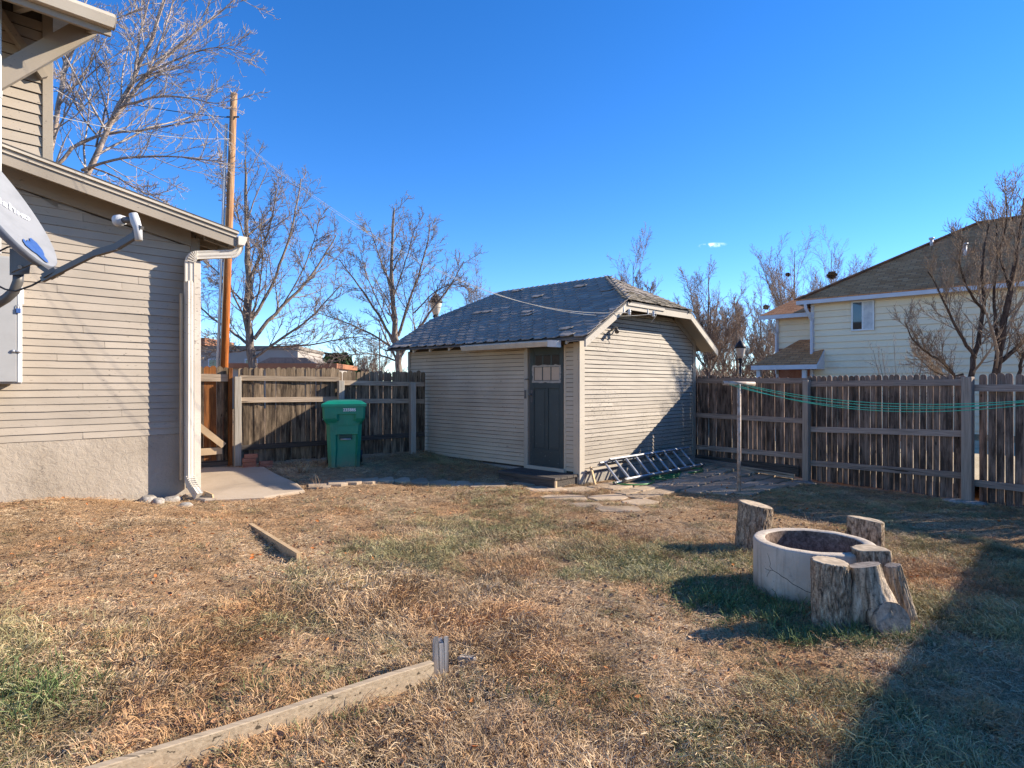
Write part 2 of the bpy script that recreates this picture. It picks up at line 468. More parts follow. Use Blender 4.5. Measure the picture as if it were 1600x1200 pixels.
M['conifer'] = m_plain('conifer_green', (.045,.075,.03), .9, .1, 0, (.02,.04,.018), 2)
M['pole'] = None
t = MT('utility_pole_wood', .85, .15)
g = t.noise(t.co('Object', (22, 22, .9)), 2, 5, .6, .5)
sepz = t.n('ShaderNodeSeparateXYZ'); t.l(t.co('Object'), sepz.inputs[0])
hi = t.ramp(g, [(.3, (.16,.085,.045)), (.5, (.37,.21,.105)), (.68, (.50,.32,.17))])
lo = t.ramp(g, [(.3, (.13,.05,.022)), (.5, (.42,.125,.028)), (.68, (.58,.20,.05))])
t.color(t.mix(t.rng(sepz.outputs[2], 3.5, 6.2), lo, hi)); t.bump(g, .5, .01); M['pole'] = t.m
M['n_siding'] = m_plain('cream_vinyl', (.84,.69,.47), .55, .3, 0, (.78,.63,.43), .8)
M['n_trim'] = m_plain('grey_white_trim', (.58,.56,.57), .5, .4, 0, (.52,.50,.51), 2)
t = MT('brown_roof_shingle', .95, .15)
br = t.n('ShaderNodeTexBrick'); br.inputs['Scale'].default_value = 1.0
br.inputs['Brick Width'].default_value = .33; br.inputs['Row Height'].default_value = .14; br.inputs['Mortar Size'].default_value = .008
br.inputs['Color1'].default_value = (.46,.175,.065,1); br.inputs['Color2'].default_value = (.66,.30,.13,1); br.inputs['Mortar'].default_value = (.09,.062,.05,1)
uvn = t.n('ShaderNodeUVMap'); t.l(uvn.outputs[0], br.inputs['Vector'])
t.color(t.mix(t.rng(t.noise(t.co('Object'), 3, 5), .4, .7, 0, .5), br.outputs[0], (.56,.235,.095))); M['n_roof'] = t.m
M['far_wall'] = m_plain('far_stucco', (.36,.32,.28), .9, .1, 0, (.31,.275,.24), .6)
M['far_roof'] = m_plain('far_roof_red', (.34,.155,.085), .9, .1, 0, (.27,.12,.065), .6)
M['far_grey'] = m_plain('far_roof_grey', (.24,.205,.17), .9, .1)
M['curtain'] = m_plain('pale_curtain', (.62,.60,.56), .8, .3, 0, (.46,.45,.43), 5)
M['lamp_glass'] = m_plain('lamp_glass', (.62,.57,.48), .3, .5)
M['nest'] = m_speckle('dead_leaf_nest', [(.05,.03,.018),(.13,.08,.045),(.22,.14,.08)], 20, 4)
M['mat_rubber'] = m_plain('door_mat', (.095,.085,.075), .95, .1, 0, (.07,.062,.055), 30, .4)

# grass and litter materials: colour by place, by tuft, and root to tip
def m_blade(name, cols, root, patch=None):
    t = MT(name, .75, .2)
    at = t.n('ShaderNodeAttribute', attribute_name='bl')
    sp = t.n('ShaderNodeSeparateColor'); t.l(at.outputs['Color'], sp.inputs[0])
    oi = t.rand()
    k = t.math('ADD', t.math('MULTIPLY', sp.outputs[0], .6), t.math('MULTIPLY', oi, .4))
    c = t.ramp(k, [(i/(len(cols)-1)*.8+.1, q) for i, q in enumerate(cols)])
    if patch:
        pn = t.noise(t.co('World'), .9, 4, .6)
        c = t.mix(t.rng(pn, .45, .60, 0, .8), c, patch)
        pn2 = t.noise(t.co('World', (1,1,1), False, (0,0,1)), 2.3, 3, .6)
        c = t.val(c, t.rng(pn2, .32, .68, .62, 1.18))
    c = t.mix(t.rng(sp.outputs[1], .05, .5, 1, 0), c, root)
    t.color(c)
    return t.m
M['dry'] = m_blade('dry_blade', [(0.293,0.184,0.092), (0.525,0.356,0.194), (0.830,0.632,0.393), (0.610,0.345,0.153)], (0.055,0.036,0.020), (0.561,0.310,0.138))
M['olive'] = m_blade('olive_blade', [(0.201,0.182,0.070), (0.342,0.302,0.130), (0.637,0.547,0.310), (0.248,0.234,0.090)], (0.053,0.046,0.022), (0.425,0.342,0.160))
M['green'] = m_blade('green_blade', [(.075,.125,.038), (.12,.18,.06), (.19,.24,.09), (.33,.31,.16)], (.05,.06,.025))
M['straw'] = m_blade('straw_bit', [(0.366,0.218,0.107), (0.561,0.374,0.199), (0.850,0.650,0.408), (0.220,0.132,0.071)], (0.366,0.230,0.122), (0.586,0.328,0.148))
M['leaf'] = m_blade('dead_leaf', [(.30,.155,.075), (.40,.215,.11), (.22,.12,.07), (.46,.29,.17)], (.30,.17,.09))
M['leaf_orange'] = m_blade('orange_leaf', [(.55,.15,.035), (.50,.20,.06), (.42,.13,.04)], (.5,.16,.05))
t = MT('yard_soil', .95, .1)
co = t.co('World')
a = t.noise(co, 1.1, 5, .6); b_ = t.noise(co, 22, 5, .7); d_ = t.noise(co, 120, 3, .7)
c = t.mix(t.rng(a, .38, .62), (0.360,0.218,0.113), (0.444,0.287,0.152))
c = t.mix(t.rng(b_, .45, .66), c, (.15,.10,.062))
c = t.mix(t.rng(d_, .52, .70), c, (.52,.37,.23))
c = t.mix(t.rng(d_, .42, .34, 0, .6), c, (.07,.05,.035))
t.color(c); t.bump(t.math('ADD', b_, t.math('MULTIPLY', d_, .5)), .9, .03); M['soil'] = t.m
M['far_lawn'] = m_speckle('dry_lawn', [(.30,.23,.13),(.46,.37,.23),(.56,.46,.30)], 30, 1, .95, .05, .5)

# ------------------------------------------------------------------ ground shape
CP = np.array([(0,1.5,0),(2,3,0),(2.33,4.85,0),(4,7,-.03),(5.05,10.65,-.08),(6.4,8.8,-.06),(3.7,12.4,.05),(1.04,9.6,.045),(2.4,9.2,.0),
    (-.5,9.5,.07),(-1.2,11,.20),(-2.06,12.66,.30),(-4.5,10.3,.25),(-2.8,10.3,.255),(-4.08,8.2,.13),(-5.5,6.8,.30),(-3.2,4,.14),(-3.6,5.8,.19),(-1.5,2.4,.03),(-.4,3.4,.03),
    (-1.8,5.4,.07),(0,6,.03),(-8,12,.3),(10,12,0),(10,0,0),(-6,0,.1),(-2.6,7,.10),(1,8,.02),(3.3,9.1,.0),(-6,3,.2),(0,16,.3),(5,16,0)], float)
def gz0(x, y):
    x = np.asarray(x, float); y = np.asarray(y, float)
    d2 = (x[..., None]-CP[:, 0])**2 + (y[..., None]-CP[:, 1])**2
    w = 1/(d2 + .35)**2
    z = (w*CP[:, 2]).sum(-1)/w.sum(-1)
    return z
_h = rng.random((256, 256))
def vnoise(x, y):
    xi = np.floor(x).astype(int); yi = np.floor(y).astype(int)
    fx = x-xi; fy = y-yi; fx = fx*fx*(3-2*fx); fy = fy*fy*(3-2*fy)
    a = _h[xi % 256, yi % 256]; b = _h[(xi+1) % 256, yi % 256]; c = _h[xi % 256, (yi+1) % 256]; d = _h[(xi+1) % 256, (yi+1) % 256]
    return (a*(1-fx)+b*fx)*(1-fy) + (c*(1-fx)+d*fx)*fy
def fbm(x, y, o=4):
    s = 0; a = .5; f = 1
    for i in range(o):
        s = s + a*vnoise(x*f+17*i, y*f+31*i); a *= .5; f *= 2.03
    return s/(1-.5**o)
def sst(a, b, x):
    t_ = np.clip((x-a)/(b-a), 0, 1); return t_*t_*(3-2*t_)
def gza(x, y):
    """ground height, arrays"""
    x = np.asarray(x, float); y = np.asarray(y, float)
    z = gz0(x, y)
    m = (fbm(x*1.7+5, y*1.7+9, 3)-.5)*.07 + (fbm(x*7+50, y*7+90, 3)-.5)*.03
    near = sst(8.5, 6.5, y)*.75+.25
    z = z + m*near
    # the bed behind the edging boards sits a little higher than the lawn in front of them
    ex, ey = -.41, 3.35
    s_ = ((x-ex)*(-.62) + (y-ey)*.78)      # side of the near board
    return z
def gz(x, y): return float(gza(np.array([x]), np.array([y]))[0])

def grid_axis(segs):
    out = []
    for a, b, st in segs: out += list(np.arange(a, b, st))
    out.append(segs[-1][1]); return np.array(out)
gx = grid_axis([(-600,-60,60),(-60,-12,6),(-12,-7,.5),(-7,-4.5,.1),(-4.5,5.5,.05),(5.5,8,.1),(8,12,.5),(12,60,6),(60,600,60)])
gy = grid_axis([(-300,-20,40),(-20,0,2),(0,1.6,.2),(1.6,7,.045),(7,13,.08),(13,18,.5),(18,60,6),(60,900,60)])
XX, YY = np.meshgrid(gx, gy, indexing='xy')
ZZ = np.where((np.abs(XX) < 30) & (YY < 40) & (YY > -20), gza(XX, YY), .12)
V = np.stack([XX, YY, ZZ], -1).reshape(-1, 3)
nx, ny = len(gx), len(gy)
ii = (np.arange(ny-1)[:, None]*nx + np.arange(nx-1)[None, :]).ravel()
F = np.stack([ii, ii+1, ii+nx+1, ii+nx], -1)
g = link_mesh('ground', quads_mesh('ground', V, F, True), None, M['soil'])
tag(g, kind='structure')

TH = R(46.5)
ux, uy = math.cos(TH), math.sin(TH)
def fr(o, a, b, z=0):
    """point of a frame turned by TH: a along +x (the house wall), b along +y"""
    return (o[0]+a*ux-b*uy, o[1]+a*uy+b*ux, z)

def lap_board(x0, x1, zb, zt, out=.016, ins=.003, seg=.45, wob=.0022, slope0=None, slope1=None, seed=0):
    """one lapped siding board on plane y=0, facing -y, its lower edge standing proud"""
    rr = random.Random(seed)
    n = max(1, int(abs(x1-x0)/seg))
    rings = []
    for i in range(n+1):
        t_ = i/n; x = x0+(x1-x0)*t_
        w = rr.uniform(-wob, wob); o = out + rr.uniform(-.0025, .0025)
        rings.append([(x, -o, zb+w), (x, 0, zb+w), (x, 0, zt), (x, -ins, zt)])
    if slope0 is not None:
        r0 = rings[0]; rings[0] = [(r0[0][0], *r0[0][1:]), (r0[1][0], *r0[1][1:]), (r0[2][0]+slope0, *r0[2][1:]), (r0[3][0]+slope0, *r0[3][1:])]
    if slope1 is not None:
        r0 = rings[-1]; rings[-1] = [r0[0], r0[1], (r0[2][0]+slope1, *r0[2][1:]), (r0[3][0]+slope1, *r0[3][1:])]
    mb = MB(); mb.loft(rings)
    return mb

def sweep(mb, path, prof, up):
    """sweep a closed 2-D profile (side, up) along a path with mitred corners"""
    path = [Vector(p) for p in path]
    rings = []
    for i, p in enumerate(path):
        a = (p-path[i-1]).normalized() if i else None
        b = (path[i+1]-p).normalized() if i < len(path)-1 else None
        t_ = ((a or b)+(b or a)).normalized()
        s = t_.cross(Vector(up)).normalized(); u = s.cross(t_).normalized()
        k = 1/max(.85, t_.dot(a or b))
        rings.append([p + s*(q[0]*k) + u*q[1] for q in prof])
    mb.loft(rings)
    return mb

# ------------------------------------------------------------------ the house on the left
HO = (-4.14, 8.3)
house = thing('house', (HO[0], HO[1], 0), TH, 'taupe lap-sided house corner with sloping low roof, downspout and stucco foundation at the yard edge', 'house')
def rz(x): return 3.68 - .2*x                       # top of the low roof
mb = MB(); mb.prism([(-6,.94),(-.004,.94),(-.004,3.5),(-6,4.7)], .004, 5, 'xz'); mb.build('wall', M['lap_gap'], house)
mb = MB(); mb.box(-6, -.012, -.006, 4.9, -.3, .955); mb.build('foundation', M['stucco'], house)
z = .958; k = 0
rb = random.Random(3)
while z < 4.1:
    e = .083 + (.012 if z > 2.3 else 0) + rb.uniform(-.003, .003)
    x1 = -.112; s1 = None
    lim = -(z - 3.36)/.2
    if lim < x1: x1 = lim; s1 = -e/.2
    cuts = [x1]
    if rb.random() < .55: cuts.append(-rb.choice([.72, 1.08, 1.3, 1.55, .9]) )
    cuts.append(-5.4)
    cuts = sorted(set(c_ for c_ in cuts if c_ <= x1), reverse=True)
    for j in range(len(cuts)-1):
        lap_board(cuts[j+1]+.0015, cuts[j]-(.0015 if j else 0), z, z+e-.002, .014 + rb.uniform(-.002, .004), .003, .3, .0028, None, s1 if j == 0 else None, k).build('siding_board', M['siding'], house)
        k += 1
    z += e
mb = MB(); mb.cbox(-.11, .0, -.026, .0, .93, 3.52); mb.build('corner_board', M['trim'], house)
# frieze under the rake
mb = MB(); mb.hexa([(-5.4,-.03,rz(-5.4)-.30),(-.11,-.03,rz(-.11)-.30),(-.11,-.004,rz(-.11)-.30),(-5.4,-.004,rz(-5.4)-.30),(-5.4,-.03,rz(-5.4)-.09),(-.11,-.03,rz(-.11)-.09),(-.11,-.004,rz(-.11)-.09),(-5.4,-.004,rz(-5.4)-.09)])
mb.build('frieze_board', M['trim'], house)
def slab(mb, x0, x1, y0, y1, t0, t1):
    """a strip that follows the low roof's slope, t0..t1 below its top"""
    return mb.hexa([(x0,y0,rz(x0)-t1),(x1,y0,rz(x1)-t1),(x1,y1,rz(x1)-t1),(x0,y1,rz(x0)-t1),(x0,y0,rz(x0)-t0),(x1,y0,rz(x1)-t0),(x1,y1,rz(x1)-t0),(x0,y1,rz(x0)-t0)])
XL = -2.24
rf = slab(MB(), XL, .34, -.44, 5.2, 0, .02).build('roof', M['shingle_edge'], house)
slab(MB(), XL, .335, -.452, -.42, .022, .047).build('drip_edge', M['trim_light'], rf)
slab(MB(), XL, .325, -.43, -.405, .05, .085).build('rake_board', M['trim'], rf)
slab(MB(), XL, .325, -.44, -.405, .087, .10).build('rake_board', M['trim_light'], rf)
slab(MB(), XL, .32, -.422, -.39, .102, .215).build('rake_board', M['trim'], rf)
slab(MB(), XL, .315, -.388, 5.0, .085, .10).build('soffit', M['trim'], rf)
slab(MB(), .295, .32, -.388, 5.0, .102, .215).build('fascia', M['trim'], rf)
for yy in (-.2, .12, .45, .8, 1.2, 1.6, 2.0):
    slab(MB(), -.0, .29, yy, yy+.045, .102, .20).build('rafter_tail', M['trim'], rf)
# gutter on the low eave and the downspout
gp = [(.325, -.19), (.325, -.085), (.335, -.085), (.335, -.18), (.395, -.18), (.425, -.10), (.437, -.09), (.445, -.10), (.405, -.19)]
mb = MB(); z0_ = rz(.33)
mb.prism([(a, z0_+b) for a, b in gp], -.45, 5.0, 'xz'); gt = mb.build('gutter', M['gutter'], house)
mb = MB(); mb.prism([(.325, z0_-.185), (.325, z0_-.07), (.445, z0_-.07), (.405, z0_-.185)], -.458, -.451, 'xz'); mb.build('end_cap', M['gutter'], gt)
w, d = .052, .040
prof = []
for s_, a0, a1 in ((0, (-w,-d), (w,-d)), (1, (w,-d), (w,d)), (2, (w,d), (-w,d)), (3, (-w,d), (-w,-d))):
    for q in range(8):
        f_ = q/8; x = a0[0]+(a1[0]-a0[0])*f_; y = a0[1]+(a1[1]-a0[1])*f_
        r_ = .006 if q % 4 in (2, 3) else 0
        nx_, ny_ = ((0,-1),(1,0),(0,1),(-1,0))[s_]
        prof.append((x - nx_*r_, y - ny_*r_))
def bend(path, r=.09, n=5):
    path = [Vector(p) for p in path]; out = [path[0]]
    for i in range(1, len(path)-1):
        a, b, c_ = path[i-1], path[i], path[i+1]
        p0 = b + (a-b).normalized()*r; p1 = b + (c_-b).normalized()*r
        for q in range(n+1):
            f_ = q/n; out.append(p0*(1-f_)**2 + b*2*f_*(1-f_) + p1*f_*f_)
    out.append(path[-1]); return out
mb = MB(); sweep(mb, bend([(.375,-.34,3.47),(.375,-.34,3.33),(-.20,-.215,3.24),(-.20,-.215,2.9)], .10, 6), prof, (.21,.975,.03))
dsp = mb.build('downspout', M['downspout'], house)
for i in range(7):     # crimps of the upper elbow
    a_ = i/6; mb = MB()
    c0 = Vector((-.13-.06*a_, -.235+.01*a_, 3.255-.085*a_*a_-.01))
    t_ = Vector((-math.cos(a_*1.4), .0, -math.sin(a_*1.4))); n_ = Vector((t_.z, 0, -t_.x))
    mb.beam(c0+n_*.056+Vector((0,-.042,0)), c0-n_*.05+Vector((0,-.042,0)), .008, .014, (0,-1,0))
    mb.build('crimp', M['downspout'], dsp)
mb = MB(); sweep(mb, bend([(-.20,-.215,2.91),(-.20,-.215,.36),(-.16,-.43,.19)], .10, 6), prof, (1,.18,0)); mb.build('lower_pipe', M['downspout'], dsp)
for i in range(6):
    a_ = i/5; mb = MB(); c0 = Vector((-.198+.03*a_, -.262-.10*a_, .43-.115*a_))
    mb.beam(c0+Vector((-.056,0,0)), c0+Vector((.056,0,0)), .012, .012); mb.build('crimp', M['downspout'], dsp)
mb = MB(); mb.box(-.175, -.150, -.20, -.028, .25, 3.2); mb.build('shade_fin', M['trim'], house)  # fin added behind the downspout to widen its shadow on the wall
mb = MB(); mb.cbox(-.148, -.06, -.225, -.20, .22, 3.18); mb.build('corner_trim', M['peel_board'], house)
mb = MB(); mb.cbox(-.30, -.27, -.20, -.17, .38, 2.75); mb.build('cable_cover', M['new_wood'], house)
# upper storey
UX = -1.59
mb = MB(); mb.box(-6, UX-.005, .006, 5, 3.9, 5.8); mb.build('upper_wall', M['lap_gap'], house)
z = 3.92
while z < 5.68:
    lap_board(-5.4, UX-.10, z, z+.108, .02, .003, .4, .002, None, None, k).build('siding_board', M['siding'], house); z += .118; k += 1
mb = MB(); mb.cbox(UX-.10, UX, -.03, .0, 3.9, 5.79); mb.build('corner_board', M['trim'], house)
mb = MB(); mb.beam((-2.12,-.06,5.66),(-1.68,-.06,5.03), .07, .10, (0,1,0)); mb.build('knee_brace', M['trim'], house)
mb = MB(); mb.hexa([(-6,-.97,5.50),(-1.20,-.97,5.50),(-1.20,5,7.6),(-6,5,7.6),(-6,-.97,5.56),(-1.20,-.97,5.56),(-1.20,5,7.66),(-6,5,7.66)])
ur = mb.build('upper_roof', M['shingle'], house)
mb = MB(); mb.cbox(-6, -1.245, -.955, -.915, 5.335, 5.475); mb.build('fascia', M['trim'], ur)
mb = MB(); mb.hexa([(-6,-.912,5.488),(-1.25,-.912,5.488),(-1.25,.0,5.808),(-6,.0,5.808),(-6,-.912,5.498),(-1.25,-.912,5.498),(-1.25,.0,5.818),(-6,.0,5.818)]); mb.build('soffit', M['trim'], ur)
gp2 = [(-.957, 5.40), (-.957, 5.535), (-.967, 5.535), (-.967, 5.41), (-1.02, 5.41), (-1.05, 5.50), (-1.045, 5.525), (-1.062, 5.53), (-1.068, 5.495), (-1.03, 5.40)]
mb = MB(); mb.prism(gp2, -6, -1.235, 'yz'); mb.build('gutter', M['trim_light'], ur)
mb = MB(); mb.prism([(-.957, 5.395), (-.957, 5.54), (-1.07, 5.54), (-1.035, 5.395)], -1.234, -1.226, 'yz'); mb.build('end_cap', M['trim'], ur)
for xx in (-1.36, -1.95):
    mb = MB(); mb.hexa([(xx,-.90,5.37),(xx+.06,-.90,5.37),(xx+.06,-.02,5.68),(xx,-.02,5.68),(xx,-.90,5.485),(xx+.06,-.90,5.485),(xx+.06,-.02,5.79),(xx,-.02,5.79)]); mb.build('rafter_tail', M['trim'], ur)
mb = MB(); mb.beam((-1.33,-.38,5.62),(-3.05,-.38,3.78), .12, .20); mb.build('knee_brace', M['trim'], house)
mb = MB(); mb.box(-3.12, -2.98, -.45, -.31, .1, 5.6); mb.build('porch_post', M['trim'], house)

# things fixed to the house wall
mb = MB(); mb.tube([(-2.14,-.5,5.63),(-2.14,-.5,2.93)], .031, 12); mb.tube([(-2.14,-.5,4.52),(-2.14,-.5,4.60)], .037, 12)
cd = thing('conduit', (HO[0], HO[1], 0), TH, 'white vertical service conduit running up past the low roof edge', 'conduit')
mb.build('pipe', M['white_metal'], cd)
mb = MB(); mb.tube([(-2.19,-.10,1.59),(-2.19,-.10,.72)], .045, 10)
cd = thing('conduit', (HO[0], HO[1], 0), TH, 'short white pipe below the grey electrical cabinet', 'conduit'); mb.build('pipe', M['white_metal'], cd)
cb = thing('electrical_cabinet', (HO[0]+.095, HO[1]+.10, 0), TH, 'pale grey electrical cabinet with padlock on the house wall', 'cabinet')
mb = MB(); mb.cbox(-3.0, -2.075, -.48, -.02, 1.6, 2.92, .01); mb.build('case', M['cabinet'], cb)
dr = MB().cbox(-2.99, -2.125, -.505, -.483, 1.62, 2.90, .006).build('door', M['cabinet'], cb)
MB().cbox(-2.118, -2.078, -.498, -.483, 1.615, 2.905, .004).build('flange', M['white_metal'], cb)
mb = MB(); mb.tube([(-2.15,-.515,1.94),(-2.085,-.515,1.94)], .012, 8); mb.ball((-2.155,-.515,1.94), .02, .015, .018, 8, 5); mb.build('latch', M['alu'], cb)
pl_ = thing('padlock', (HO[0]+.095, HO[1]+.10, 0), TH, 'small blue padlock hanging on the electrical cabinet', 'padlock')
MB().cbox(-2.135, -2.095, -.525, -.507, 2.335, 2.385, .004).build('body', M['blue'], pl_)
mb = MB(); mb.tube([(-2.128,-.516,2.384),(-2.128,-.516,2.41),(-2.115,-.516,2.425),(-2.102,-.516,2.41),(-2.102,-.516,2.384)], .004, 6); mb.build('shackle', M['alu'], pl_)
vf = MB(); vf.lathe([(.0,-.09),(.062,-.09),(.066,-.085),(.066,.07),(.060,.085),(0,.088)], 18, (-1.93,-.09,2.56)); vf.box(-1.97,-1.89,-.06,.0,2.50,2.62)
vfo = thing('pipe_cap', (HO[0], HO[1], 0), TH, 'white round pipe cap on the house wall behind the dish arm', 'pipe cap'); vf.build('cap', M['white_metal'], vfo)

# satellite dish on its bent mast
Dc = Vector((-2.379, 2.90, 2.486))
dn = Vector((.8145, .1266, .5663)).normalized()                 # where it points
dt = Vector((.635, 0, -.765)); dt = (dt - dn*dt.dot(dn)).normalized()   # towards its lower edge
dsd = dn.cross(dt).normalized()
dish = thing('satellite_dish', Dc, 0, 'grey satellite dish with white lettering and torn blue label on a bent mast', 'satellite dish')
RA, RB = .409, .242
def dpt(a, r, off=0.0):
    q = dt*(RA*r*math.cos(a)) + dsd*(RB*r*math.sin(a))
    return q + dn*((r*r-1)*.045 + off)
mb = MB(); rings = []
for r in (.06, .2, .4, .6, .8, .92, 1.0): rings.append([dpt(2*math.pi*k_/48, r) for k_ in range(48)])
mb.loft(rings, True, False, True); mb.build('reflector', M['dish'], dish)
mb = MB(); rings = [[dpt(2*math.pi*k_/48, r, o_) for k_ in range(48)] for r, o_ in ((1.0,.0),(1.008,-.002),(1.004,-.03),(.95,-.036),(.6,-.05),(.1,-.05))]
mb.loft(rings, False, True, True); mb.build('back', M['dish_rim'], dish)
def dish_frame(o): return Matrix(((dsd.x, -dt.x, dn.x, o.x), (dsd.y, -dt.y, dn.y, o.y), (dsd.z, -dt.z, dn.z, o.z), (0,0,0,1)))
def surf(u_, v_, off=.0025):
    """point of the dish face: u across, v towards the lower edge, as shares of the radius"""
    r2 = u_*u_ + v_*v_
    return dsd*(u_*RB) + dt*(v_*RA) + dn*((r2-1)*.045+off)
# the torn blue label near the lower rim
poly = [(-.10,.66),(.03,.59),(.05,.635),(.17,.575),(.21,.60),(.30,.525),(.36,.515),(.41,.58),(.37,.70),(.29,.78),(.22,.82),(.17,.90),(.10,.955),(.0,.965),(-.02,.90),(-.02,.84),(-.10,.82),(-.18,.75)]
mb = MB(); mb.add([surf(a, b, .005) for a, b in poly], [tuple(range(len(poly)))]); mb.build('torn_label', M['blue'], dish)
def text(body, size, mat, parent, place_fn, name='lettering', offset=0.0, extr=.0):
    """lettering as a mesh, every point laid on its surface by place_fn(x, y, height)"""
    c_ = bpy.data.curves.new(name, 'FONT'); c_.body = body; c_.size = size; c_.offset = offset; c_.align_x = 'CENTER'; c_.align_y = 'CENTER'; c_.resolution_u = 3
    tmp = bpy.data.objects.new('tmp_text', c_); me = bpy.data.meshes.new_from_object(tmp); bpy.data.objects.remove(tmp); bpy.data.curves.remove(c_)
    for v in me.vertices: v.co = place_fn(v.co.x, v.co.y)
    me.materials.clear(); me.name = name
    return link_mesh(name, me, parent, mat)
def on_dish(u0, v0, ang):
    ca, sa = math.cos(R(ang)), math.sin(R(ang))
    return lambda x, y: surf(u0+(x*ca-y*sa)/RB, v0-(x*sa+y*ca)/RA, .004)
text('dish', .078, M['logo_white'], dish, on_dish(.36, -.01, -30), offset=.0012)
text('HD', .040, M['logo_white'], dish, on_dish(.67, .13, -30), offset=.002)
low = dt*RA
A0 = low + dn*(-.045) + dt*.01
A1 = Vector((.205, .0, -.13)); A2 = Vector((.40, -.02, -.055)); A3 = Vector((.565, -.035, .035))
def P(px, py, d): return Vector(((px-800)/980*d, d, 1.6+(600-py)/980*d)) - Dc
mb = MB(); mb.beam(P(66,437,2.88), P(152,394,2.84), .018, .024); mb.build('feed_arm', M['steel_dark'], dish)
mb = MB()
for a_, b_ in zip((P(148,396,2.842), P(182,386,2.83), P(212,367,2.82)), (P(183,386,2.83), P(213,367,2.82), P(219,352,2.82))): mb.beam(a_, b_, .022, .028)
mb.build('feed_elbow', M['steel_dark'], dish)
lp = [P(215,374,2.82), P(214,352,2.82), P(209,342,2.82), P(206,337,2.82)]
mb = MB(); mb.tube([P(217,376,2.82), P(215,356,2.82), P(211,345,2.82), P(208,334,2.82)], [.016,.018,.021,.018], 10); lb = mb.build('feed_holder', M['lnb'], dish)
mb = MB(); mb.tube([P(207,344,2.82), P(193,344,2.83)], [.013,.015], 10); mb.build('feed_neck', M['steel_dark'], dish)
mb = MB(); mb.tube([P(194,344,2.83), P(190,344,2.835), P(189,344,2.835), P(181,345,2.84), P(179,345,2.84)], [.019,.022,.025,.025,.020], 14); mb.build('feed_horn', M['lnb'], dish)
mb = MB(); q = P(76,426,2.89); mb.beam(q+Vector((-.03,0,.03)), q+Vector((.03,0,-.012)), .05, .02); mb.beam(q+Vector((-.01,0,-.02)), q+Vector((.05,0,.012)), .06, .02); mb.build('arm_bracket', M['steel_dark'], dish)
mb = MB(); mb.hexa([P(15,388,3.0),P(50,390,3.0),P(50,390,3.08),P(15,388,3.08),P(15,430,3.0),P(46,428,3.0),P(46,428,3.08),P(15,430,3.08)])
mb.beam(P(15,389,2.97), P(15,428,2.97), .012, .03); mb.beam(P(18,424,2.97), P(52,410,2.97), .012, .012); bk = mb.build('mount_bracket', M['steel_dark'], dish)
for px_, py_ in ((24,389),(31,417)):
    MB().tube([P(px_,py_,2.955), P(px_,py_,2.975)], .009, 8).build('bolt', M['alu'], bk)
mb = MB(); mb.tube([P(29,425,3.03), P(28,440,3.03), P(22,455,3.03), P(10,466,3.03), P(-10,478,3.03), P(-60,500,3.03), P(-120,530,3.03)], .022, 12); mb.build('mast', M['steel_dark'], dish)
mb = MB(); mb.hexa([P(-150,500,2.95),P(-118,500,2.95),P(-118,500,3.12),P(-150,500,3.12),P(-150,560,2.95),P(-118,560,2.95),P(-118,560,3.12),P(-150,560,3.12)]); mb.build('foot_plate', M['steel_dark'], dish)
mb = MB(); mb.tube([P(72,434,2.9), P(50,446,2.93), P(25,455,2.96), P(8,452,2.97), P(-12,442,2.98), P(-40,430,2.98)], .0045, 6)
mb.tube([P(24,385,2.98), P(12,386,2.98), P(0,392,2.97), P(-16,402,2.96)], .004, 6); mb.build('cable', M['black'], dish)
# the porch column off to the side that the dish is bolted to
pc = thing('porch_column', (-2.95, 3.02, 0), TH, 'taupe square porch column carrying the satellite dish mast', 'column')
MB().cbox(-.07, .07, -.07, .07, .1, 3.3, .006).build('shaft', M['trim'], pc)
MB().cbox(-.10, .10, -.10, .10, .06, .3, .006).build('base', M['trim'], pc)

# ------------------------------------------------------------------ the shed
SO = (1.04, 9.7)
SW, SL = 3.73, 4.29
shed = thing('shed', (SO[0], SO[1], 0), TH, 'small lap-sided shed with clipped-gable grey shingle roof and dark door', 'shed')
ZE, ZH, ZR = 2.31, 2.95, 3.57                       # eave, clipped corner, ridge
CX = SW/2; SLOPE = (ZR-ZE)/(CX+.3)
def sz(x): return ZE + SLOPE*(min(x, SW-x)+.3)      # main roof top at x
HX0 = (ZH-ZE)/SLOPE - .3; HX1 = SW-HX0; YR0 = .76; YR1 = SL-YR0; OV = .35
gab = [(0,.16),(SW,.16),(SW,sz(SW)-.12),(HX1,ZH-.1),(HX0,ZH-.1),(0,sz(0)-.12)]
mb = MB(); mb.prism([(.004,.16),(SW,.16),(SW,2.32),(HX1,ZH-.09),(HX0,ZH-.09),(.004,2.32)], .004, SL-.004, 'xz'); mb.build('wall', M['lap_gap'], shed)
mb = MB(); mb.box(-.012, SW+.01, -.012, SL, -.25, .20); mb.build('footing', M['stucco_shed'], shed)
# lapped boards of the sunny gable wall
z = .215; k = 0; E = .069
rb = random.Random(5)
while z < ZH-.12:
    e = E + rb.uniform(-.003, .003)
    zt = z+e-.009
    a0, a1 = .115, SW-.10; s0 = s1 = None
    edge = (z - ZE + .17)/SLOPE - .3 
    if edge > a0-.02:
        a0 = edge; a1 = SW-edge; s0 = e/SLOPE; s1 = -e/SLOPE
    cuts = [a0, a1]
    if rb.random() < .35 and a1-a0 > 2: cuts.insert(1, rb.choice([.9, 1.6, 2.4, 2.9]))
    for j in range(len(cuts)-1):
        lap_board(cuts[j]+(.0015 if j else 0), cuts[j+1]-(.0015 if j < len(cuts)-2 else 0), z, zt, .016+rb.uniform(-.003,.004), .003, .35, .003, s0 if j == 0 else None, s1 if j == len(cuts)-2 else None, 200+k).build('siding_board', M['siding_shed'], shed)
        k += 1
    z += e
